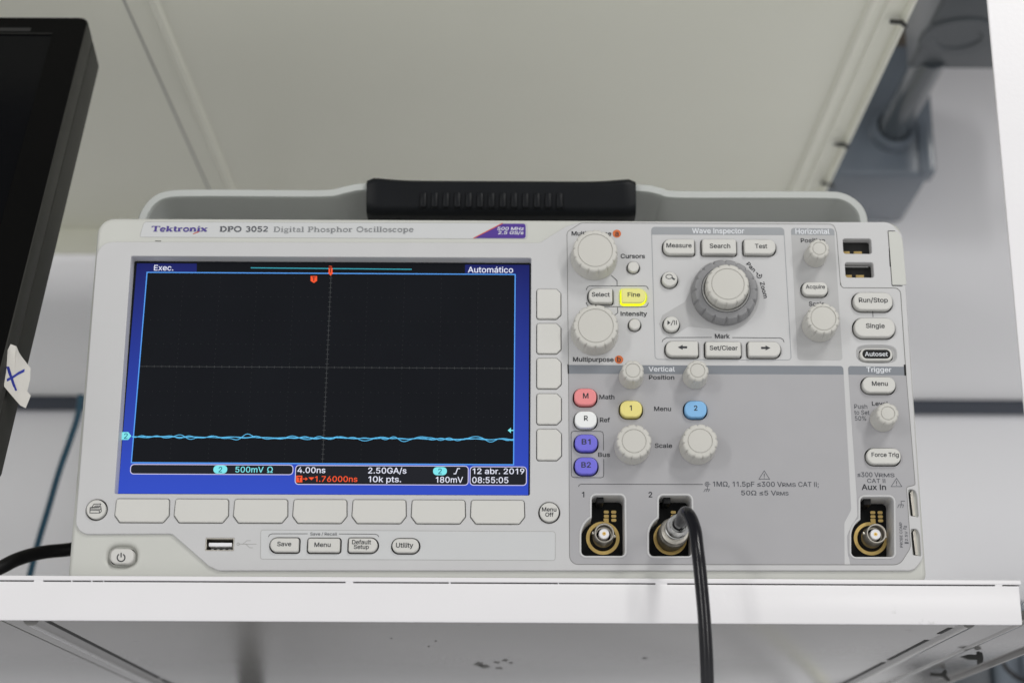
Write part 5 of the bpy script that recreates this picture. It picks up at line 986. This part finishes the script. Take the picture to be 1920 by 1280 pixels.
for px, py, dd_ in ((1288, 961, 0.038), (1301, 985, 0.0445), (1308, 1030, 0.050), (1315, 1095, 0.052), (1322, 1180, 0.053), (1327, 1300, 0.052), (1329, 1420, 0.048)):
    q = P(px, py, dd_); cpts.append(Vector(q))
child(tube('cable', [tuple(p) for p in cpts], 0.0030, M_cable, CB, 8))

# ------------------------------------------------------------------ other cables
pc_ = [P(px, py, -dy) for px, py, dy in ((180, 1022, 0.10), (126, 1030, 0.10), (80, 1035, 0.095), (35, 1047, 0.085), (-10, 1068, 0.075), (-60, 1083, 0.07), (-160, 1084, 0.07))]
o = tube('power_cable', [tuple(q) for q in pc_], 0.0037, M_black, None, 8); tag(o, 'thick black mains cable leaving the left side of the oscilloscope', 'cable')
tc2 = [P(px, py, -0.40) for px, py in ((152, 740), (147, 775), (133, 820), (112, 880), (90, 955), (72, 1015), (58, 1070), (44, 1130))]
o = tube('network_cable', [tuple(q) for q in tc2], 0.0024, M_teal, None, 6); tag(o, 'thin teal cable hanging in front of the wall left of the oscilloscope', 'cable')

# ------------------------------------------------------------------ monitor
t_ = math.radians(21.7)
ref = Vector(P(28, 590, 0.022))                            # a point of the front right edge
MO = empty('monitor', (ref.x-0.2, ref.y, ref.z)); tag(MO, 'black flat monitor leaning back at the left of the oscilloscope, with tape on its edge', 'monitor')
ez = Vector((0, math.sin(t_), math.cos(t_))); ey = Vector((0, math.cos(t_), -math.sin(t_))); ex = Vector((1, 0, 0))
top = P(165, 33, 0)                                         # height of the top edge along the tilt
rr_ = _fw*FPX + _rt*(120-960) + _up*(640-33); rr_ = Vector(rr_); cc = Vector(CAM)
nrm = ex.cross(ez); tt_ = (ref-cc).dot(nrm)/rr_.dot(nrm); tp = cc+rr_*tt_; h_up = (tp-ref).dot(ez)
print('monitor top', tp, h_up)
MW, MT, MH = 0.46, 0.034, 0.30
B_ = Matrix(((ex.x, ey.x, ez.x, ref.x), (ex.y, ey.y, ez.y, ref.y), (ex.z, ey.z, ez.z, ref.z), (0, 0, 0, 1)))
def mpart(o):
    o.data.transform(B_); return child(o)
zb = h_up-MH
mf = fil([(-MW, zb), (-MW, h_up), (0, h_up), (0, zb)], [0.004, 0.006, 0.006, 0.004])
mi = [(-MW+0.021, zb+0.03), (-MW+0.021, h_up-0.0135), (-0.019, h_up-0.0135), (-0.019, zb+0.03)]
mpart(slab('bezel', [mf, mi], 0.0, 0.013, M_mons, MO, 0.0006))
mpart(sheet('face_trim', [inset(mf, 0.0008), mi], -0.0001, M_mon, MO))
mpart(slab('screen', [inset(mi, -0.001)], 0.0012, 0.003, M_mong, MO))
mpart(slab('back_shell', [inset(mf, -0.0012) if False else mf], 0.0138, MT, M_mons, MO, 0.0015))
mpart(boxes('slot', [(-0.13, -0.032, -0.0002, 0.001, h_up-0.0125, h_up-0.0095)], M_void, MO))
st = boxes('stand', [(-0.26, -0.20, 0.02, 0.045, zb-0.02, zb+0.16)], M_mon, MO, 0.003); mpart(st)
child(boxes('stand_base', [(ref.x-0.33, ref.x-0.13, 0.03, 0.17, -0.0018, 0.010)], M_mon, MO, 0.004))
child(boxes('stand_post', [(ref.x-0.255, ref.x-0.205, 0.060, 0.085, 0.006, 0.14)], M_mon, MO, 0.004))

# torn masking tape with a pen cross
def tp_(px, py, d): return Vector(P(px, py, d))
tape_f = [((1, 690), 0.028), ((4, 676), 0.028), ((20, 645), 0.0275), ((31, 649), 0.027), ((29, 660), 0.027), ((40, 668), 0.022), ((57, 690), 0.019), ((56, 712), 0.019), ((50, 735), 0.020), ((57, 742), 0.019), ((48, 765), 0.021), ((38, 760), 0.022), ((24, 744), 0.026), ((8, 725), 0.028)]
bm = bmesh.new(); cpt = tp_(28, 706, 0.0245); cv = bm.verts.new(cpt); vs = [bm.verts.new(tp_(p[0], p[1], d)) for p, d in tape_f]
for i in range(len(vs)): bm.faces.new((cv, vs[i], vs[(i+1) % len(vs)]))
bmesh.ops.recalc_face_normals(bm, faces=bm.faces)
bmesh.ops.solidify(bm, geom=bm.faces[:], thickness=0.00015)
tape = bm_obj('tape_strip', bm, M_tape, None, 60); tag(tape, 'torn strip of masking tape with a blue pen cross, stuck to the monitor edge', 'tape')
def tape_pt(px, py):
    r = Vector(_fw*FPX + _rt*(px-960) + _up*(640-py)).normalized()
    dg = bpy.context.evaluated_depsgraph_get()
    ok, loc, nn, fi = tape.ray_cast(Vector(CAM), r)
    return (loc-r*0.0003) if ok else tp_(px, py, 0.0265)
bm = bmesh.new()
for ln, w in (([(5, 716), (14, 712), (24, 707), (34, 700), (46, 694)], 0.0015), ([(14, 687), (17, 697), (22, 712), (26, 724), (29, 732)], 0.0017)):
    q = [tape_pt(*p) for p in ln]
    side = Vector((1, 0, 0)) if abs(ln[0][0]-ln[-1][0]) < 20 else Vector((0, 0, 1))
    L_ = [bm.verts.new(p+side*w/2) for p in q]; R2 = [bm.verts.new(p-side*w/2) for p in q]
    for i in range(len(q)-1): bm.faces.new((L_[i], R2[i], R2[i+1], L_[i+1]))
bm_obj('pen_cross', bm, M_pen, tape, 0)
